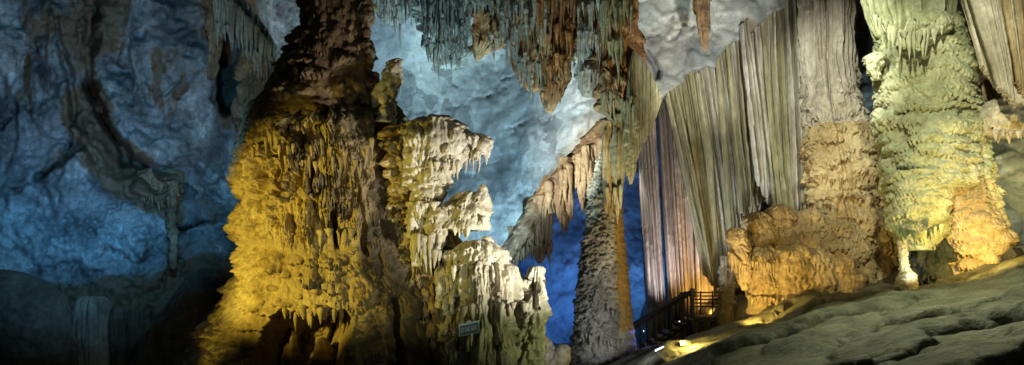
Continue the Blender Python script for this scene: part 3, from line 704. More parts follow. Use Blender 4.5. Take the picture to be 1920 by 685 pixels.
# the olive sail and its long tip
sail = thing('drapery', 'olive sail shaped drapery with a sharp right edge hanging beside the rust coloured mass', 'drapery', P(1190, 95, 16.8))
curtain('upper_sheet', [(1176,130),(1187,94),(1200,104),(1216,128)], [(1174,330),(1188,318),(1206,266),(1216,250)], 16.7, M['olive'], sail, .018, 7, .09, 191, .08, .04, .015)
curtain('edge_sheet', [(1212,122),(1226,150),(1241,180)], [(1208,268),(1222,244),(1240,192)], 16.75, M['olive'], sail, .018, 5, .06, 192, .07, .03, .012)
column('long_tip', [(190,1172,1196),(240,1172,1198),(290,1174,1194),(320,1177,1190),(346,1181,1184)], 16.7, M['olive'], sail, .45, .016, d_drip(193, a=.05, n=30, w=.15, h=.8))

# brown hanging stalactites under the vault's lip
G_L = 'fat stalactites under the lip of the vault'
for k, (label, prof, Y, mat, tips) in enumerate([
  ('small brown stalactite at the left end of the lip beside the white terraces', [(425,945,990),(448,950,988),(470,956,984),(485,963,975),(499,968,970)], 21.4, 'brown', (960,980,480,4)),
  ('fat ragged brown stalactite bundle tapering to frayed tips above the dark blue recess', [(330,1018,1040),(345,1010,1040),(380,996,1040),(420,988,1038),(450,988,1036),(466,991,1032),(480,998,1026),(494,1008,1016)], 20.5, 'brown', (990,1034,470,12)),
  ('grey brown block of stalactite with a knobbly top on the lip', [(325,1032,1050),(340,1018,1056),(365,1018,1052),(385,1022,1046),(400,1026,1040)], 20.1, 'brown', (1020,1045,384,6)),
  ('long mustard stalactite with a frayed tip between lip and scaled column', [(296,1046,1078),(315,1042,1080),(360,1041,1077),(395,1044,1072),(420,1050,1068),(434,1056,1063)], 19.7, 'brown', (1048,1068,410,8)),
  ('smooth mustard stalactite just left of the scaled column', [(275,1086,1112),(300,1082,1118),(340,1084,1115),(370,1090,1110),(395,1096,1104),(408,1098,1101)], 18.9, 'brown', (1090,1108,380,4)),
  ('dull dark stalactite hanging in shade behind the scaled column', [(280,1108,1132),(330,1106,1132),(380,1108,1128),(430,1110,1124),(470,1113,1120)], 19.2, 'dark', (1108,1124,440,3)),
  ('golden stalactite in front of the top of the scaled column', [(228,1126,1152),(260,1128,1154),(320,1130,1152),(360,1134,1150),(395,1140,1148),(416,1144,1146)], 17.0, 'ochre', (1134,1150,370,3)),
  ('longest olive stalactite reaching down the scaled column', [(215,1148,1178),(260,1148,1174),(320,1150,1170),(370,1152,1166),(400,1154,1162),(420,1157,1159)], 16.9, 'olive', (1152,1166,370,2))]):
    t = thing('stalactite', label, 'stalactite', P((prof[0][1] + prof[0][2]) / 2, prof[0][0], Y), G_L)
    inner = [(a, b + .16 * (c_ - b), c_ - .16 * (c_ - b)) for a, b, c_ in prof]
    column('trunk', inner, Y, M[mat], t, .8, .018, lambda c, k=k: .10 * flutes(c['TH'], c['Z'], c['R'], 5.0, .35, 3, 40 + k) + .05 * fbm(c['X'] * 3, c['Yc'] * 3, c['Z'] * 2, 4), sm=6)
    rr = np.random.RandomState(700 + k); top_, bot_ = prof[0][0], prof[-1][0]
    for q in range(11):
        py_ = top_ + (bot_ - top_) * rr.uniform(.0, .62); l_, r_ = interp_prof(prof, py_)
        u_ = rr.uniform(.12, .88); px_ = l_ + u_ * (r_ - l_)
        ht = (py_ + (bot_ - py_) * rr.uniform(.55, .95) * (1 - .5 * abs(u_ - .5)))
        stalactite(P(px_, py_, Y - .8 * (r_ - l_) / F * Y * .42 * math.sqrt(max(.05, 1 - (2 * u_ - 1) ** 2))), max(.3, (ht - py_) / F * Y), rr.uniform(.08, .15), M[mat], t, seed=7000 + k * 20 + q, pw=.6, lump=.10, n=16, root=.45)
    x0, x1, yy, n = tips
    fringe(t, M[mat], [(x0, yy - 8, Y - .25), (x1, yy - 8, Y - .25)], n, (.35, .8), (.04, .09), 220 + k, jy=.15, lump=.25, jz=.3)

lt = thing('stalactite_cluster', 'ragged brown fringe of small stalactites lining the diagonal lip of the pale vault', 'stalactites', P(1050, 320, 20), G_L)
LP_ = [(945,478,21.6),(970,445,21.2),(1000,398,20.5),(1030,342,19.9),(1060,315,19.5),(1090,288,19.2),(1125,262,18.8),(1150,240,18.6)]
fringe(lt, M['brown'], LP_, 64, (.4, 1.4), (.08, .18), 261, jy=.3, jz=.15, lump=.25, pw=.65)
fringe(lt, M['brown'], LP_[3:], 18, (.6, 1.9), (.08, .17), 262, jy=.3, jz=.15, lump=.2, pw=.65)
column('lip_rim', [(228,1128,1172),(262,1100,1160),(300,1066,1110),(330,1040,1082),(350,1016,1056),(372,1000,1042),(398,986,1020),(430,968,1000),(462,948,976),(490,938,958)], 20.2, M['brown'], lt, .4, .03, d_hang(263), limr=.6)

# ================================================================== SCALED COLUMN
def d_scale(c):
    th, z, R = c['th'], c['z'], c['R']
    D = lobes(th, z, R, 2400, .20, .17, .10, 241, .45, .6) + .7 * lobes(th, z, R, 500, .34, .3, .10, 242, .4, .6)
    return D + .07 * fbm(c['X'] * 1.5, c['Yc'] * 1.5, c['Z'] * 1.2, 3) + .02 * fbm(c['X'] * 9, c['Yc'] * 9, c['Z'] * 9, 3)
def d_smoothside(c):
    D = d_scale(c); right = sstep(.22, .5, np.sin(c['TH']) + .06 * fbm(c['Z'] * 2, 0 * c['Z'], 0 * c['Z'], 2))
    return D * (1 - .8 * right)
sc_ = thing('scaled_column', 'slender grey column covered in small drip scales with a smoother right side painted in ochre lamplight', 'cave column', P(1132, 700, 18))
column('shaft', [(286,1132,1148),(310,1122,1158),(345,1112,1164),(400,1106,1169),(450,1099,1172),(500,1091,1178),(550,1086,1182),(600,1081,1188),(640,1076,1192),(690,1069,1197),(770,1060,1203)], 18.0, M['grey'], sc_, .9, .0165, d_smoothside,
       stain_or_light=lambda TH, Z, py, X: 1.1 * sstep(.2, .45, np.sin(TH) + .06 * fbm(Z * 2, 0 * Z, 0 * Z, 2)) * sstep(640, 600, py))  # ochre lamplight on the right side, put into the colour
fringe(sc_, M['grey'], [(1110,560,17.1),(1165,590,17.2)], 10, (.15, .35), (.03, .06), 245)
fringe(sc_, M['grey'], [(1090,625,17.0),(1168,640,17.1)], 12, (.15, .4), (.03, .06), 246)

# white broken rock between stalagmite and scaled column
rk = thing('boulder', 'pale jagged boulder between the terraces and the scaled column', 'boulder', P(1035, 695, 15.5))
def d_rock(seed, a=.16):
    def f(c):
        D = a * ridged(c['X'] * 1.3 + seed, c['Yc'] * 1.3, c['Z'] * 1.3, 4) + .5 * a * np.round(3 * fbm(c['X'] * 1.8, c['Yc'] * 1.8, c['Z'] * 1.8 + seed, 3))
        return D + .04 * fbm(c['X'] * 6, c['Yc'] * 6, c['Z'] * 6, 4)
    return f
column('rock_face', [(628,1004,1020),(640,1002,1034),(660,1000,1046),(690,998,1052),(770,990,1060)], 15.4, M['pale'], rk, .8, .02, d_rock(3))
column('rock_lump', [(646,1050,1062),(652,1044,1068),(665,1040,1069),(690,1036,1066),(770,1030,1064)], 15.2, M['pale'], rk, .8, .02, d_rock(5, .1))

# ================================================================== CURTAINS
cu1 = thing('stone_curtain', 'tall cream stone curtain with flat vertical bands behind the walkway', 'drapery', P(1290, 590, 23.5), 'hanging stone curtains')
curtain('left_panel', [(1196,262),(1206,226),(1222,200)], [(1218,640),(1236,640),(1250,640)], 23.2, M['curtain'], cu1, .025, 6, .55, 261, .3, .1, .025, bands=.02)
curtain('middle_panel', [(1232,196),(1250,184),(1290,180)], [(1258,640),(1285,640),(1310,640)], 23.6, M['curtain'], cu1, .025, 8, .55, 262, .3, .1, .025, bands=.02)
curtain('right_panel', [(1286,180),(1330,176),(1380,170)], [(1306,640),(1340,640),(1400,640)], 23.4, M['curtain'], cu1, .025, 9, .55, 263, .3, .1, .025, bands=.02)
cu2 = thing('stone_curtain', 'fan shaped olive stone curtain hanging in front of the cream one', 'drapery', P(1330, 150, 21), 'hanging stone curtains')
curtain('left_fan', [(1240,156),(1258,146),(1286,130),(1302,122)], [(1318,505),(1330,520),(1345,530),(1352,505)], 20.6, M['olive'], cu2, .018, 10, .42, 264, .15, .3, .02, pw=1.5)
curtain('right_fan', [(1292,130),(1321,116),(1341,70),(1366,56),(1392,42)], [(1346,485),(1370,465),(1398,420),(1412,395),(1428,375)], 20.6, M['pipe'], cu2, .018, 12, .42, 265, .15, .4, .02, pw=1.5)
def d_spear(seed, a=.06):
    return lambda c: 1.6 * a * flutes(c['TH'], c['Z'], c['R'], 5.0, .12, 3, seed) + .3 * a * fbm(c['X'] * 8, c['Yc'] * 8, c['Z'] * 5, 3)
column('spear', [(138,1303,1311),(200,1310,1322),(300,1322,1335),(420,1330,1342),(500,1335,1345),(556,1340,1343)], 20.3, M['olive'], cu2, .8, .02, d_spear(266))
column('spear', [(100,1342,1348),(180,1346,1356),(300,1356,1367),(420,1364,1376),(520,1366,1376),(590,1370,1373)], 20.2, M['olive'], cu2, .8, .02, d_spear(267))
column('spear', [(80,1360,1366),(160,1366,1376),(250,1372,1384),(330,1380,1393),(385,1387,1398),(400,1388,1398)], 19.9, M['olive'], cu2, .8, .02, d_spear(268))
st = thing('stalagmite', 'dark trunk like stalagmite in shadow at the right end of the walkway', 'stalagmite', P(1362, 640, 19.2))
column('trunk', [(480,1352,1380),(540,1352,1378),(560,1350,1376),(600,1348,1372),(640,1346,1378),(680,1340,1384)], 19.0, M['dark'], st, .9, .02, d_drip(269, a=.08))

# ------------------------------------------------------------------ organ pipes
og = thing('organ_pipe_drapery', 'silver organ pipe drapery of long ribbed folds below the ceiling slot', 'drapery', P(1430, 60, 20), 'hanging stone curtains')
rnd = np.random.RandomState(271)
topx = np.array([1386, 1392, 1398, 1406, 1418, 1434, 1450, 1466, 1480, 1494, 1508, 1516]); topy = np.array([50, 46, 42, 36, 24, 10, 22, 6, -10, -30, -50, -60])
botx = np.array([1418, 1426, 1434, 1446, 1458, 1468, 1478, 1488, 1498, 1506, 1512, 1518]); boty = np.array([350, 380, 388, 396, 408, 412, 414, 418, 420, 412, 400, 400])
def ribs(parent, name, topx, topy, botx, boty, npipe, Yc, r0, r1, mats, seed, jag=30, dfac=3.0):
    rnd = np.random.RandomState(seed); idx = np.arange(len(topx))
    for k in range(npipe):
        u = (k + .5) / npipe; s_ = u * (len(topx) - 1) + rnd.uniform(-.12, .12)
        a = np.array([np.interp(s_, idx, topx), np.interp(s_, idx, topy)]); b = np.array([np.interp(s_, idx, botx), np.interp(s_, idx, boty)])
        b[1] += rnd.uniform(-jag, jag * .45)
        Yp = Yc - .22 * math.sin(u * 9) + rnd.uniform(-.2, .2)
        nr = 150; t = np.linspace(0, 1, nr); n = 26
        pxs = a[0] + (b[0] - a[0]) * t + 4 * np.sin(t * PI) * math.sin(k) + 1.5 * vnoise(t * 4, 0 * t + k * 1.7, 0 * t); pys = a[1] + (b[1] - a[1]) * t
        C = np.stack([(pxs - 960) / F * Yp, np.full(nr, Yp), ZC + (HOR - pys) / F * Yp], -1)
        r = rnd.uniform(r0, r1) * (1 + .10 * np.sin(t * 40 + k) * np.sin(t * 17) + .30 * vnoise(t * 7, 0 * t + k * 3.1, 0 * t)) * (0.75 + .45 * t) * np.clip((1.004 - t) * 14, .03, 1) ** .6
        th = np.arange(n) * 2 * PI / n
        ring = 1 + .16 * np.cos(3 * th + k) + .12 * np.cos(7 * th + 2 * k)
        RR = r[None, :] * ring[:, None]
        RR = RR * (1 + .14 * fbm(np.cos(th)[:, None] * 2 + 0 * RR, np.sin(th)[:, None] * 2 + k * 5.0 + 0 * RR, C[:, 2][None, :] * 7 + 0 * RR, 3))
        X = C[:, 0][None, :] + np.sin(th)[:, None] * RR; Yy = C[:, 1][None, :] - np.cos(th)[:, None] * RR * dfac; Z = np.broadcast_to(C[:, 2][None, :], X.shape)
        mesh_obj(name, np.stack([X, Yy, Z], -1).reshape(-1, 3), gridq(n, nr, True)[:, ::-1], M[mats[0] if rnd.rand() < .68 else mats[1]], parent)
ribs(og, 'pipe', topx, topy, botx, boty, 11, 19.7, .042, .066, ('pipe', 'olive'), 271, dfac=2.4)
ribs(cu2, 'fold', [1247, 1262, 1290, 1306, 1325, 1345, 1372, 1394], [165, 155, 138, 130, 122, 82, 66, 54], [1322, 1332, 1344, 1354, 1368, 1384, 1402, 1416], [515, 528, 540, 515, 480, 450, 410, 385], 15, 20.35, .038, .062, ('olive', 'pipe'), 273, 40, dfac=2.4)
curtain('back_sheet', list(zip(topx[:], topy[:] - 6)), list(zip(botx, boty - 20)), 20.3, M['pipe'], og, .018, 12, .45, 272, .3, .2, .02, pw=1.6)


# ================================================================== FLOWSTONE TOWER
def d_tower(c):
    th, z, R = c['th'], c['z'], c['R']
    lo = sstep(110, 230, c['py'] + 20 * fbm(c['X'] * 1.2, c['Yc'], c['Z'], 2))
    F1 = .22 * flutes(c['TH'], c['Z'], R, 1.6, .18, 3, 5) + .12 * flutes(c['TH'], c['Z'], R, 6, .4, 2, 9)
    L1 = lobes(th, z, R, 620, .46, .40, .145, 281, .36, .8) + .6 * lobes(th, z, R, 1800, .16, .20, .07, 282, .5, .6) + .18 * fbm(c['X'] * 1.4, c['Yc'] * 1.4, c['Z'] * 1.4, 3)
    D = F1 * (1 - .7 * lo) + L1 * (.25 + .75 * lo)
    for a, w in ((-25, 3.5), (20, 2.5)):
        thd = np.degrees((c['TH'] + PI) % (2 * PI) - PI)
        D = D - .25 * (1 - sstep(.4, 1, np.abs(thd - a + 3 * fbm(c['Z'], 0 * c['Z'] + a, 0 * c['Z'], 2)) / w)) * (1 - lo * .5)
    return D + .15 * fbm(c['X'] * .9, c['Yc'] * .9, c['Z'] * .9, 3)
tw = thing('flowstone_tower', 'broad ribbed flowstone tower between the organ pipes and the dark gap', 'cave column', P(1590, 560, 19))
column('upper_tower', [(-520,1480,1630),(-200,1500,1605),(0,1506,1592),(60,1508,1594),(100,1508,1598),(130,1510,1598),(180,1512,1604),(240,1514,1624),(262,1518,1630)], 19.2, M['curtain'], tw, .85, .02, d_tower)
column('lower_tower', [(240,1516,1626),(252,1512,1640),(300,1514,1648),(335,1520,1656),(350,1530,1640),(380,1520,1658),(420,1526,1668),(450,1534,1678),(500,1548,1690),(560,1560,1696),(620,1560,1696)], 19.0, M['ochre'], tw, .8, .019, d_tower)
fringe(tw, M['ochre'], [(1525,330,17.6),(1580,338,17.4),(1648,330,17.8)], 14, (.2, .45), (.04, .08), 283)
fringe(tw, M['ochre'], [(1580,520,17.3),(1640,510,17.5)], 6, (.4, .8), (.10, .18), 284, lump=.35)

# ================================================================== ORANGE FLOWSTONE MOUND
fm = thing('flowstone_mound', 'low golden orange flowstone mound with a ledge at the foot of the organ pipes', 'flowstone', P(1480, 590, 17.6))
def d_mound(c):
    th, z, R = c['th'], c['z'], c['R']
    D = lobes(th, z, R, 60, .9, .6, .24, 291, .2, .8) + .6 * lobes(th, z, R, 1100, .22, .22, .12, 292, .4, .6) + .03 * flutes(c['TH'], c['Z'], R, 5, .8, 3) + .4 * knobs(th, z, R, 700, .12, .06, 293)
    return D + .2 * fbm(c['X'] * .8, c['Yc'] * .8, c['Z'] * .8, 3) + .02 * fbm(c['X'] * 8, c['Yc'] * 8, c['Z'] * 8, 3)
def d_apron(c):
    th, z, R = c['th'], c['z'], c['R']
    D = lobes(th, z, R, 110, .6, .45, .20, 294, .5, .7) + .6 * lobes(th, z, R, 900, .18, .22, .09, 295, .5, .6)
    D = D + .10 * flutes(c['TH'], c['Z'], R, 3.6, .5, 4, 2) + .05 * knobs(th, z, R, 800, .1, .6, 299)
    return D + .18 * fbm(c['X'] * .8, c['Yc'] * .8, c['Z'] * .8, 3) + .02 * fbm(c['X'] * 8, c['Yc'] * 8, c['Z'] * 8, 3)
def d_flow(seed):
    def f(c):
        th, z, R = c['th'], c['z'], c['R']
        D = lobes(th, z, R, 40, .55, .5, .11, seed, .5, .75) + .5 * lobes(th, z, R, 200, .2, .26, .07, seed + 1, .5, .7)
        return D + .08 * flutes(c['TH'], c['Z'], R, 3.4, .5, 3, seed) + .14 * fbm(c['X'] * 1.2, c['Yc'] * 1.2, c['Z'] * 1.2, 4) + .02 * fbm(c['X'] * 9, c['Yc'] * 9, c['Z'] * 9, 3)
    return f
for k, (x0, x1, yt, yb, Yk, rt) in enumerate([(1392,1452,398,500,18.3,.8),(1426,1500,384,500,18.5,.7),(1478,1556,392,510,18.4,.7),(1530,1604,412,520,18.3,.7),(1570,1640,436,540,18.2,.7)]):
    w_ = x1 - x0; h_ = yb - yt
    column('dome', [(yt, x0 + w_*.42, x1 - w_*.42),(yt + h_*.04, x0 + w_*.25, x1 - w_*.25),(yt + h_*.13, x0 + w_*.1, x1 - w_*.1),(yt + h_*.3, x0, x1),(yb, x0 - 4, x1 + 4)], Yk, M['ochre'], fm, rt, .018, d_flow(601 + 5 * k))
for k, (x0, x1, yt, yb, Yk, rt) in enumerate([(1402,1466,462,590,17.5,.8),(1440,1516,458,600,17.4,.75),(1486,1560,466,600,17.5,.75),(1534,1604,480,600,17.6,.75),(1580,1640,500,600,17.7,.8),(1620,1676,510,600,17.9,.8)]):
    w_ = x1 - x0; h_ = yb - yt
    column('apron_lobe', [(yt, x0 + w_*.40, x1 - w_*.40),(yt + h_*.03, x0 + w_*.22, x1 - w_*.22),(yt + h_*.10, x0 + w_*.05, x1 - w_*.05),(yt + h_*.3, x0 - 3, x1 + 3),(yt + h_*.62, x0 - 6, x1 + 6),(yt + h_*.8, x0 + 2, x1 - 2),(yb, x0 + 6, x1 - 6)], Yk, M['ochre'], fm, rt, .018, d_flow(641 + 5 * k))
column('side_lobe', [(428,1372,1384),(434,1366,1392),(445,1363,1396),(455,1363,1398),(480,1370,1404),(510,1378,1406),(535,1388,1402),(545,1392,1398)], 17.1, M['ochre'], fm, .8, .018, d_flow(296))
column('knuckle', [(440,1394,1402),(446,1390,1412),(460,1392,1412),(478,1398,1410)], 18.0, M['ochre'], fm, .9, .018, d_drip(297, a=.05, n=20))
fringe(fm, M['ochre'], [(1400,556,17.0),(1450,560,16.7),(1500,556,16.7)], 18, (.15, .35), (.04, .08), 298)
fringe(fm, M['ochre'], [(1410,490,16.9),(1452,496,16.75)], 10, (.2, .4), (.03, .06), 299)
fringe(fm, M['ochre'], [(1366,470,16.9),(1398,500,16.8)], 8, (.3, .7), (.04, .08), 300)

# ================================================================== RIGHT COLUMN (green and amber)
rc = thing('twin_lobed_column', 'pale green lit column with scaly terraces splitting into a green lobe and an amber pillar', 'cave column', P(1760, 520, 15.5))
def d_right(c):
    th, z, R = c['th'], c['z'], c['R']
    D = lobes(th, z, R, 620, .50, .34, .155, 311, .34, .8, fl=.02) + .4 * lobes(th, z, R, 1000, .18, .17, .06, 312, .4, .7) + .16 * fbm(c['X'] * 1.5 + 4, c['Yc'] * 1.5, c['Z'] * 1.5, 3)
    soft = sstep(230, 160, c['py'])
    sm_ = sstep(.0, .4, fbm(c['X'] * .8 + 3, c['Yc'] * .8, c['Z'] * .8, 2)); D = D * (1 - .35 * soft) + .03 * fbm(c['X'] * 6, c['Yc'] * 6, c['Z'] * 6, 4)
    thd = np.degrees((c['TH'] + PI) % (2 * PI) - PI)
    D = D - .3 * (1 - sstep(.4, 1, np.hypot((thd - 10) / 5, (c['py'] - 235) / 14)))
    return D + .12 * fbm(c['X'] * .9, c['Yc'] * .9, c['Z'] * .9, 3)
def d_ribs(c):
    return .26 * flutes(c['TH'], c['Z'], c['R'], 1.7, .2, 2, 6) + .12 * flutes(c['TH'], c['Z'], c['R'], 5, .3, 3, 8) + .05 * fbm(c['X'] * 4, c['Yc'] * 4, c['Z'] * 4, 3)
column('ribbed_crown', [(-520,1600,1810),(-200,1618,1790),(-40,1626,1788),(0,1632,1786),(30,1640,1784),(50,1648,1782),(66,1654,1770),(74,1668,1752)], 15.4, M['lime'], rc, .75, .018, d_ribs)
fringe(rc, M['lime'], [(1640,30,14.7),(1690,60,14.2),(1770,50,14.2)], 16, (.3, .8), (.05, .10), 313)
column('crown_lobe', [(24,1722,1766),(30,1714,1774),(42,1708,1778),(54,1706,1780),(62,1712,1774)], 14.6, M['lime'], rc, .6, .016, d_drip(314, a=.07, fs=3.2, n=30, w=.16, h=.5))
column('main_shaft', [(40,1660,1790),(60,1654,1798),(90,1648,1806),(110,1646,1812),(140,1650,1816),(200,1656,1824),(250,1655,1830),(300,1660,1838),(340,1663,1842),(360,1668,1836)], 15.5, M['lime'], rc, .8, .0165, d_right)
column('side_knuckle', [(100,1634,1646),(106,1624,1656),(116,1622,1656),(128,1626,1652),(142,1634,1650),(150,1640,1650)], 15.2, M['lime'], rc, .8, .016, d_drip(315, a=.06, n=30, w=.2, h=.2))
def d_lobeg(c):
    th, z, R = c['th'], c['z'], c['R']
    return lobes(th, z, R, 330, .42, .32, .13, 316, .36, .8) + .5 * lobes(th, z, R, 500, .16, .16, .06, 317, .45) + .08 * fbm(c['X'] * 1.4, c['Yc'] * 1.4, c['Z'] * 1.4, 3)
column('hanging_lobe', [(325,1664,1780),(345,1663,1782),(370,1664,1778),(395,1666,1776),(420,1670,1772),(440,1678,1766),(456,1690,1756),(470,1704,1744)], 15.2, M['lime'], rc, .7, .0165, d_lobeg)
fringe(rc, M['lime'], [(1680,424,14.5),(1720,436,14.2),(1764,420,14.4)], 16, (.2, .5), (.06, .12), 318, lump=.25)
column('shaded_foot', [(436,1722,1764),(455,1718,1772),(480,1718,1780),(510,1716,1786),(560,1716,1790)], 15.3, M['foot'], rc, .7, .02, d_drip(319, a=.14, fs=1.6, n=120, w=.22, h=.6))
column('amber_pillar', [(300,1786,1836),(320,1770,1846),(350,1760,1854),(380,1758,1866),(420,1760,1882),(450,1764,1888),(480,1768,1888),(530,1780,1888),(580,1780,1890)], 15.3, M['amber'], rc, .85, .0165,
       lambda c: lobes(c['th'], c['z'], c['R'], 300, .38, .30, .13, 321, .34, .8) + .6 * lobes(c['th'], c['z'], c['R'], 900, .14, .15, .06, 322, .45) + .12 * fbm(c['X'] * 1.8, c['Yc'] * 1.8, c['Z'] * 1.8, 3) + .06 * fbm(c['X']*2, c['Yc']*2, c['Z']*2, 3))

# small white stalagmite
ws = thing('stalagmite', 'small bright white stalagmite on a round foot beneath the green lobe', 'stalagmite', P(1702, 530, 14.9))
column('shaft', [(450,1686,1697),(454,1684,1699),(480,1686,1700),(500,1688,1704),(512,1688,1708),(520,1686,1712)], 14.9, M['pale'], ws, .9, .012,
       lambda c: lobes(c['th'], c['z'], c['R'], 120, .10, .09, .035, 331, .4) + .02 * fbm(c['X'] * 6, c['Yc'] * 6, c['Z'] * 6, 3))
column('foot', [(508,1696,1708),(513,1688,1714),(520,1682,1717),(528,1680,1717),(545,1680,1717)], 14.85, M['pale'], ws, .9, .012, d_drip(332, a=.03, n=20, w=.12, h=.12))

# far right draperies and bulge
fr_ = thing('drapery', 'pale slanting drapery sheet at the top right corner', 'drapery', P(1860, 0, 14))
curtain('outer_sheet', [(1700,-400),(1760,-400),(1830,-400)], [(1868,160),(1892,185),(1916,196)], 13.6, M['pale'], fr_, .018, 9, .30, 341, .12, .12, .02)
curtain('inner_sheet', [(1690,-400),(1715,-400),(1750,-400)], [(1840,120),(1858,146),(1876,165)], 14.1, M['pale'], fr_, .018, 8, .22, 342, .12, .15, .02)
curtain('ruffled_edge', [(1820,-400),(1860,-400),(1920,-400)], [(1906,150),(1920,180),(1960,210)], 13.4, M['ochre'], fr_, .018, 5, .14, 343, .12, .12, .02)
bl = thing('flowstone_bulge', 'rounded yellow green flowstone bulge under the slanting drapery', 'flowstone', P(1885, 255, 14.5))
column('bulge', [(184,1876,1910),(190,1858,1930),(205,1842,1945),(225,1838,1950),(240,1846,1948),(250,1858,1940),(256,1872,1930)], 14.6, M['pale'], bl, .7, .016, d_drip(344, a=.07, fs=2.4, n=80, w=.2, h=.35))
column('neck', [(80,1812,1840),(120,1816,1852),(160,1824,1872),(185,1832,1890),(200,1840,1890)], 15.6, M['ochre'], bl, .7, .02, d_drip(345, a=.1, n=80))
fringe(bl, M['pale'], [(1844,236,14.0),(1870,246,13.8),(1920,246,13.8)], 9, (.15, .35), (.06, .1), 346)

# ================================================================== UPPER LEFT CORNER DRAPERY
ul = thing('corner_drapery', 'fringed grey green drapery hanging before a dark alcove on the blue wall', 'drapery', P(450, 20, 17.5))
curtain('fringe_sheet', [(396,-70),(446,-20),(480,25),(500,54),(511,74)], [(404,50),(440,52),(474,80),(492,104),(512,100)], 17.3, M['teal'], ul, .02, 10, .16, 351, .12, .35, .02)
fringe(ul, M['teal'], [(408,-20,17.1),(446,10,17.0),(480,50,16.9),(508,84,17.0)], 34, (.55, 1.5), (.05, .10), 352, pw=.7)
fringe(ul, M['teal'], [(404,44,17.2),(446,50,17.1),(480,80,17.1)], 14, (.3, .9), (.04, .08), 357)
fringe(ul, M['teal'], [(474,96,17.05),(486,96,17.05)], 2, (.5, .65), (.09, .12), 353, pw=.6)
column('brown_trunk', [(90,466,510),(120,456,506),(170,450,498),(230,448,488),(290,448,478),(330,448,466),(350,450,456)], 17.9, M['brown'], ul, .8, .024, d_drip(354, a=.12, fs=1.8, n=120, w=.25, h=.9))
column('outer_trunk', [(-420,370,450),(-120,384,436),(0,390,424),(50,392,418),(90,394,412),(120,393,404),(150,392,396)], 18.3, M['brown'], ul, .8, .024, d_drip(355, a=.12, fs=1.8, n=100, w=.25, h=.7))
column('grey_spike', [(80,496,514),(110,498,514),(140,502,511),(165,504,508)], 18.2, M['teal'], ul, .8, .02, d_drip(356, a=.06, n=40))
# hanging ledge below the crevice on the left wall
lw = thing('wall_drapery', 'dull brown fringe hanging under the crevice of the blue wall', 'drapery', P(295, 330, 19))
column('ledge', [(318,280,326),(322,262,336),(335,254,339),(350,260,337),(365,276,333),(380,296,329),(388,308,323)], 20.1, M['brown'], lw, .55, .022, d_drip(361, a=.12, fs=2.5, n=80, w=.3, h=.4))
fringe(lw, M['brown'], [(266,356,19.4),(300,376,19.3),(330,366,19.5)], 14, (.15, .5), (.04, .08), 363)
column('tail', [(340,318,336),(400,316,332),(440,316,332),(480,320,330),(505,322,327)], 19.6, M['brown'], lw, .7, .025, d_drip(362, a=.08, n=60))

# ================================================================== LOWER LEFT FORMATIONS
G_S = 'fluted stumps at the foot of the blue wall'
for k, (label, prof, Y) in enumerate([('widest pale fluted stump with a domed cap at the foot of the blue wall', [(556,160,184),(560,152,192),(568,146,198),(580,145,200),(620,146,199),(690,146,200),(770,146,202)], 16.5),
   ('narrow dark fluted stump right of the domed pale one', [(576,210,230),(582,204,236),(600,203,236),(690,202,236),(770,200,238)], 16.9),
   ('dark fluted stump nearest the smooth boulder', [(580,238,262),(586,232,268),(620,232,268),(690,230,268),(770,228,270)], 17.2)]):
    t = thing('stalagmite', label, 'stalagmite', P(prof[2][1], 700, Y), G_S)
    column('fluted_trunk', prof, Y, M['grey'] if k == 0 else M['dark'], t, .9, .016, lambda c, k=k: .13 * flutes(c['TH'], c['Z'], c['R'], 3.0, .25, 3, 30 + k) + .05 * flutes(c['TH'], c['Z'], c['R'], 9, .4, 2, 35 + k) + .10 * fbm(c['X'] * 1.5, c['Yc'] * 1.5, c['Z'] * 1.2, 4))
def d_bould(c):
    return .25 * fbm(c['X'] * .6, c['Yc'] * .6, c['Z'] * .6, 3) + .10 * ridged(c['X'] * 1.6, c['Yc'] * 1.6, c['Z'] * 1.6, 4, .6) + .04 * fbm(c['X'] * 4, c['Yc'] * 4, c['Z'] * 4, 3)
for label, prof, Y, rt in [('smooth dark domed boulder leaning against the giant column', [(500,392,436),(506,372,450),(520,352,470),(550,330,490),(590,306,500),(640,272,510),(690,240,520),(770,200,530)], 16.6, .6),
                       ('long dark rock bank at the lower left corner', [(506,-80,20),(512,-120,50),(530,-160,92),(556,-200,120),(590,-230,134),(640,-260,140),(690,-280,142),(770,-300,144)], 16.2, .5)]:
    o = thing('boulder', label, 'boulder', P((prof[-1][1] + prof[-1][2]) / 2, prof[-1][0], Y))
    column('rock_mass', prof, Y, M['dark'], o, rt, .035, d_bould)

# ================================================================== WALKWAY
wk = thing('walkway_stairs', 'dark wooden stairs with a handrail climbing to a small railed platform', 'stairs', P(1250, 660, 19))
S0 = P(1198, 664, 18.6); S1 = P(1296, 594, 19.4)
WD = np.array([0.25, 1.3, 0])
ns = 8
for k in range(ns):
    p = S0 + (S1 - S0) * (k + .5) / ns
    bar('step', p + np.array([0, -.05, 0]), p + WD, .26, .05, M['deck'], wk)
for off in (np.zeros(3), WD): bar('stringer', S0 + off - np.array([.15, 0, .12]), S1 + off - np.array([0, 0, .12]), .06, .22, M['wood'], wk)
pA = S1 + np.array([.05, 0, 0]); pB = P(1352, 593, 19.5)
for k in range(9):
    o_ = WD * (k + .5) / 9
    bar('plank', pA + o_, pB + o_, .135, .05, M['deck'], wk)
bar('fascia', pA + np.array([0, -.03, -.10]), pB + np.array([0, -.03, -.10]), .05, .16, M['wood'], wk)
for px, pyt, pyb in [(1298, 541, 612), (1279, 548, 606)]:
    bar('newel_post', P(px, pyt, 19.35), P(px, pyb, 19.35), .13, .13, M['wood'], wk)
for off, nm in ((np.zeros(3), 'handrail'), (WD, 'handrail')):
    bar(nm, P(1189, 613, 18.5) + off, P(1294, 549, 19.33) + off, .09, .15, M['wood'], wk)
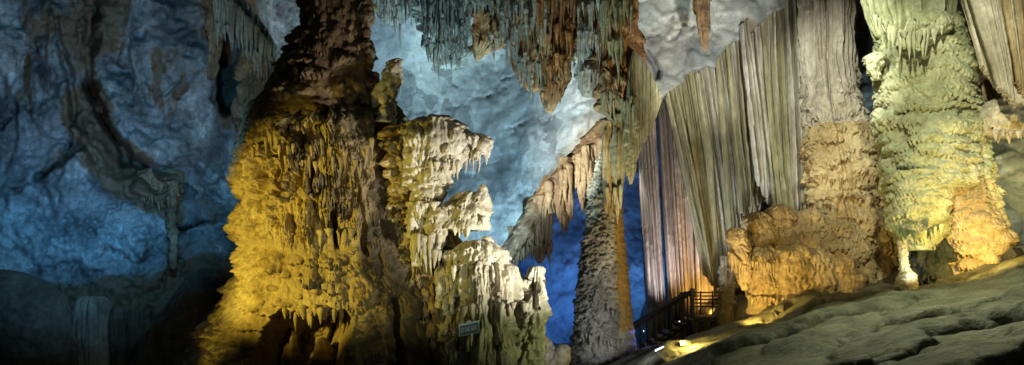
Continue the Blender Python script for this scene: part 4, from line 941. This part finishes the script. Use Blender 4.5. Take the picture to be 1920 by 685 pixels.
for px, pyt, pyb in [(1202, 612, 656), (1215, 603, 648), (1230, 594, 640), (1258, 576, 630), (1274, 566, 608), (1289, 556, 604)]:
    Yk = 18.5 + (px - 1189) / 105 * .83
    bar('baluster', P(px, pyt, Yk), P(px, pyb, Yk), .055 if px not in (1230, 1258) else .09, .055, M['wood'], wk)
    bar('baluster', P(px, pyt, Yk) + WD, P(px, pyb, Yk) + WD, .055, .055, M['wood'], wk)
for py in (548, 555, 562, 569, 576): bar('rail', P(1300, py, 19.4) + WD * .95, P(1360, py, 19.4) + WD * .95, .045, .045, M['wood'], wk)
for px in (1322, 1346): bar('baluster', P(px, 545, 19.45) + WD * .95, P(px, 592, 19.45) + WD * .95, .05, .05, M['wood'], wk)
for px in (1300, 1322, 1345):
    for o_ in (np.zeros(3), WD): bar('support_post', P(px, 597, 19.45) + o_, P(px, 665, 19.45) + o_, .11, .11, M['wood'], wk)
bar('cross_brace', P(1300, 606, 19.42), P(1342, 640, 19.42), .05, .09, M['wood'], wk)
bar('cross_brace', P(1342, 606, 19.40), P(1304, 640, 19.40), .05, .09, M['wood'], wk)
# path slab at the foot of the stairs
ph_ = [P(1185, 690, 16.4), P(1240, 690, 16.2), P(1240, 654, 18.9), P(1188, 656, 18.9)]
zf = -.16
pv = [np.array([a[0], a[1], zf + d]) for d in (-.2, 0) for a in ph_]
prop(mesh_obj('footpath', pv, [[0, 1, 5, 4], [1, 2, 6, 5], [2, 3, 7, 6], [3, 0, 4, 7], [4, 5, 6, 7], [3, 2, 1, 0]], M['deck'], smooth=False), kind='structure')

# ================================================================== LAMPS YOU CAN SEE
def lamp_box(name, label, pos, aim, w, h, d, glow, cat='floodlight', group=None):
    t = thing(name, label, cat, pos - np.array([0, 0, h]), group)
    a = np.asarray(aim, float) - pos; a /= np.linalg.norm(a)
    r = np.cross(a, [0, 0, 1.0]); r /= np.linalg.norm(r); u = np.cross(r, a)
    def box(nm, c0, hw, hh, hd, taper, mat, par):
        V = []
        for s, k in ((0, taper), (1, 1.0)):
            for x, y in ((-1, -1), (1, -1), (1, 1), (-1, 1)): V.append(c0 + r * x * hw * k + u * y * hh * k + a * s * hd)
        Q = [[0, 1, 5, 4], [1, 2, 6, 5], [2, 3, 7, 6], [3, 0, 4, 7], [4, 5, 6, 7], [3, 2, 1, 0]]
        return mesh_obj(nm, V, Q, mat, par, smooth=False)
    hs = box('housing', pos - a * d, w / 2, h / 2, d, .7, M['black'], t)
    box('glass', pos + a * .004, w / 2 * .86, h / 2 * .82, .012, 1, glow, hs)
    for s in (-1, 1): bar('bracket', pos + r * s * (w / 2 + .015) - a * d * .5, pos + r * s * (w / 2 + .015) - a * d * .5 - np.array([0, 0, h * .9]), .02, .03, M['black'], t)
    return t
lamp_box('floodlight', 'black box floodlight on the rock beside the amber pillar', P(1896, 473, 13.9), P(1800, 380, 15.0), .34, .28, .2, M['black'])
def on_ground(px, py):
    Ys = np.linspace(5, 22, 3000); xs = (px - 960) / F * Ys; zs = ZC + (HOR - py) / F * Ys
    k = int(np.argmax(zs < ground_z(xs, Ys))); return np.array([xs[k], Ys[k], zs[k]])
WL = on_ground(1281, 652) + np.array([0, 0, .10]); TL = on_ground(1236, 668)
lamp_box('floodlight', 'glowing warm floodlight in a hollow of the rock slope below the stairs', WL, WL + np.array([.25, -1, .35]), .17, .12, .12, M['warmglow'])
tl = thing('tube_light', 'short white tube light on a stake beside the footpath', 'lamp', TL)
bar('tube', TL + np.array([-.09, 0, .12]), TL + np.array([.10, 0, .21]), .03, .03, M['tubeglow'], tl)
bar('stake', TL + np.array([-.03, .02, .14]), TL + np.array([-.03, .02, -.15]), .03, .03, M['black'], tl)
for k, (px, py, Y, lab) in enumerate([(1207, 622, 20.8, 'tiny white lamp seen under the lower end of the handrail'), (1357, 558, 18.9, 'tiny white lamp on the dark stalagmite by the platform'), (1274, 604, 18.5, 'tiny white lamp at the top of the stairs')]):
    t = thing('marker_lamp', lab, 'lamp', P(px, py, Y), 'small lamps along the walkway')
    bar('lens', P(px, py, Y), P(px, py - 2, Y), .03, .03, M['tubeglow'], t); bar('stem', P(px, py + 1, Y), P(px, py + 12, Y), .025, .025, M['black'], t)

# ================================================================== LIGHTS
def spot(name, pos, aim, power, col, ang=60, blend=.6, r=.12):
    l = bpy.data.lights.new(name, 'SPOT'); l.energy = power; l.color = col; l.spot_size = math.radians(ang); l.spot_blend = blend; l.shadow_soft_size = r
    o = bpy.data.objects.new(name, l); COL.objects.link(o)
    pos = [float(q) for q in pos]; pos[2] = max(pos[2], float(ground_z(np.array([pos[0]]), np.array([pos[1]]))[0]) + .22)
    o.location = pos
    d = Vector([float(a - b) for a, b in zip(aim, pos)]); o.rotation_euler = d.to_track_quat('-Z', 'Y').to_euler()
    return o
def point(name, pos, power, col, r=.15):
    l = bpy.data.lights.new(name, 'POINT'); l.energy = power; l.color = col; l.shadow_soft_size = r
    o = bpy.data.objects.new(name, l); COL.objects.link(o); o.location = [float(q) for q in pos]; return o

YEL = (1, .77, .10); WARM = (1, .90, .68); BLUE = (.10, .34, 1.0); CYAN = (.43, .77, 1.0); WHITE = (1, .97, .86); TEAL = (.50, .86, .95); AMB = (1, .70, .18)
spot('lamp_column_yellow', (-7.0, 9.0, 2.3), (-4.45, 12.7, 2.9), 1080, (1, .80, .12), 65, .55)
spot('lamp_column_foot', (-6.6, 10.2, -.2), P(430, 530, 13), 120, YEL, 56, 1.0)
spot('lamp_column_fill', (.6, 8.0, .2), P(700, 400, 13), 340, (.9, .95, .6), 50, .9)
spot('lamp_terraces', (4.0, 9.2, .1), P(895, 395, 13), 3900, (1, .96, .84), 40, 1.0)
spot('lamp_terraces_green', (3.0, 9.5, .0), P(960, 540, 13), 260, (.85, 1, .45), 50, 1.0)
spot('lamp_wall_blue', (-5.5, 10.0, 4.6), P(80, 260, 19), 2900, (.14, .50, .88), 80, 1.0)
spot('lamp_wall_blue_low', (-9.5, 13.5, 3.2), P(170, 375, 19), 700, (.11, .45, 1), 60, 1.0)
spot('lamp_wall_top', (-6, 10, -.2), P(165, 60, 19), 1000, (1, .90, .72), 48, .9)
spot('lamp_vault_cyan', (-2.4, 16.7, -.2), P(870, 70, 26), 6300, CYAN, 72, .8)
spot('lamp_gap_blue', (-4.5, 20, 1), P(540, 60, 24), 450, (.2, .55, 1), 58, .8)
spot('lamp_vault_white', (-1.4, 14.4, 3.8), P(1085, 285, 20), 4200, (1, 1, .84), 42, .8)
spot('lamp_ceiling_white', (5.2, 11.0, 4.0), P(1270, 70, 20.5), 4200, (1, 1, .88), 38, .8)
spot('lamp_ceiling_teal', (-.5, 15.0, -.2), P(930, 10, 17.8), 4200, TEAL, 76, .8)
spot('lamp_ceiling_warm', (3.2, 12.5, -.1), P(1130, 140, 17.5), 1500, (1, .80, .45), 45, .8)
spot('lamp_recess_blue', (2.4, 27.5, -.3), P(1040, 480, 32), 800, (.07, .28, 1), 130, .8)
spot('lamp_recess_blue', (6.3, 27.5, -.3), P(1200, 430, 32), 800, (.10, .36, 1), 120, .8)
spot('lamp_scaled_white', (2.9, 12.4, .3), P(1120, 560, 17.5), 520, (.80, .88, 1), 50, .8)
spot('lamp_scaled_ochre', (4.2, 13.6, .2), P(1160, 420, 18), 190, (1, .68, .15), 60, .8)
spot('lamp_lip_mustard', (3.2, 13.5, -.1), P(1080, 340, 18), 520, (1, .80, .34), 45, .8)
spot('lamp_curtain_violet', (5.3, 21.0, 0.4), P(1250, 330, 23), 1100, (.93, .86, .98), 80, .8)
spot('lamp_curtain_amber', (6.9, 21.3, .7), P(1330, 480, 23.4), 450, (1, .55, .12), 100, .8)
spot('lamp_curtain_white', (2.9, 11.2, .3), P(1370, 240, 20), 950, (.92, 1, .90), 50, .8)
spot('relief_pipes_side', (4.5, 17.9, .6), P(1430, 230, 19.7), 900, (.88, .95, 1), 62, .9)  # added side light that brings out the ribs, no fixture behind it
spot('lamp_tower_white', (4.8, 11.0, 9.8), P(1560, 220, 19), 3300, (.96, 1, .78), 44, .8)
spot('lamp_mound_amber', (3.6, 11.4, 3.0), P(1500, 480, 17.6), 560, (1, .72, .26), 44, .9)
spot('lamp_mound_low', (5.7, 14.9, .9), P(1490, 480, 17.6), 420, (1, .66, .16), 110, .9)
spot('lamp_right_green', (5.2, 8.3, 9.6), P(1740, 230, 15), 3000, (1, 1, .70), 44, .8)
spot('lamp_right_low_green', P(1655, 515, 13.9), P(1715, 400, 15), 12, (.70, 1, .35), 110, .8)
spot('lamp_floodlight_amber', P(1893, 466, 12.7), P(1790, 400, 15.2), 430, AMB, 130, .8)
spot('lamp_stalagmite', P(1722, 517, 14.35), P(1698, 490, 14.9), 28, (.95, 1, .75), 120, .8)
spot('lamp_corner', (9.0, 9.5, 1), P(1890, 160, 14), 450, (1, .97, .72), 70, .8)
spot('lamp_slope_green', (7.5, 13.2, 6.8), (8.3, 10.8, 1.2), 1300, (.90, 1, .64), 85, .9)
point('lamp_slope_warm', WL + np.array([.06, -.26, .16]), 60, (1, .75, .2), .06)
spot('lamp_path_blue', P(1215, 600, 18.0), P(1215, 690, 17.2), 50, (.25, .25, 1), 120, .8)

spot('lamp_gap_cyan', P(1640, 330, 20.3), P(1630, 190, 22), 260, (.4, .8, 1), 60, .8)
spot('lamp_right_wall', (11.4, 10.4, 3.2), P(1890, 320, 16.5), 1100, (.92, 1, .45), 40, .9)
spot('fill_boulder', (1.3, 13.4, -.2), P(1028, 640, 15.3), 45, (.95, 1, .92), 46, .9)  # added light to brighten the boulder, no fixture behind it
spot('fill_stumps', (-5.6, 11.5, 2.2), P(180, 620, 16.5), 45, (1, .95, .66), 50, 1.0)  # added fill that lifts the stumps, no fixture behind it
spot('lamp_corner_drapery', (-6.6, 12.4, 4.2), P(455, 60, 17.3), 300, (.80, 1, .82), 26, 1.0)

w = bpy.data.worlds.new('World'); SC.world = w; w.use_nodes = True
w.node_tree.nodes['Background'].inputs['Color'].default_value = (.45, .55, .50, 1)
w.node_tree.nodes['Background'].inputs['Strength'].default_value = .02

# ================================================================== CAMERA
cam = bpy.data.cameras.new('camera'); co = bpy.data.objects.new('camera', cam); COL.objects.link(co)
co.location = (0, 0, ZC); co.rotation_euler = (PI / 2, 0, 0)
cam.sensor_width = 36; cam.lens = 36 * F / 1920; cam.shift_y = (HOR - 342.5) / 1920; cam.clip_end = 500; cam.clip_start = .1
SC.camera = co
SC.view_settings.view_transform = 'Standard'; SC.view_settings.look = 'None'; SC.view_settings.gamma = 1; SC.view_settings.exposure = 0
SC.cycles.use_denoising = True
SC.cycles.max_bounces = 5; SC.cycles.diffuse_bounces = 3; SC.cycles.glossy_bounces = 2
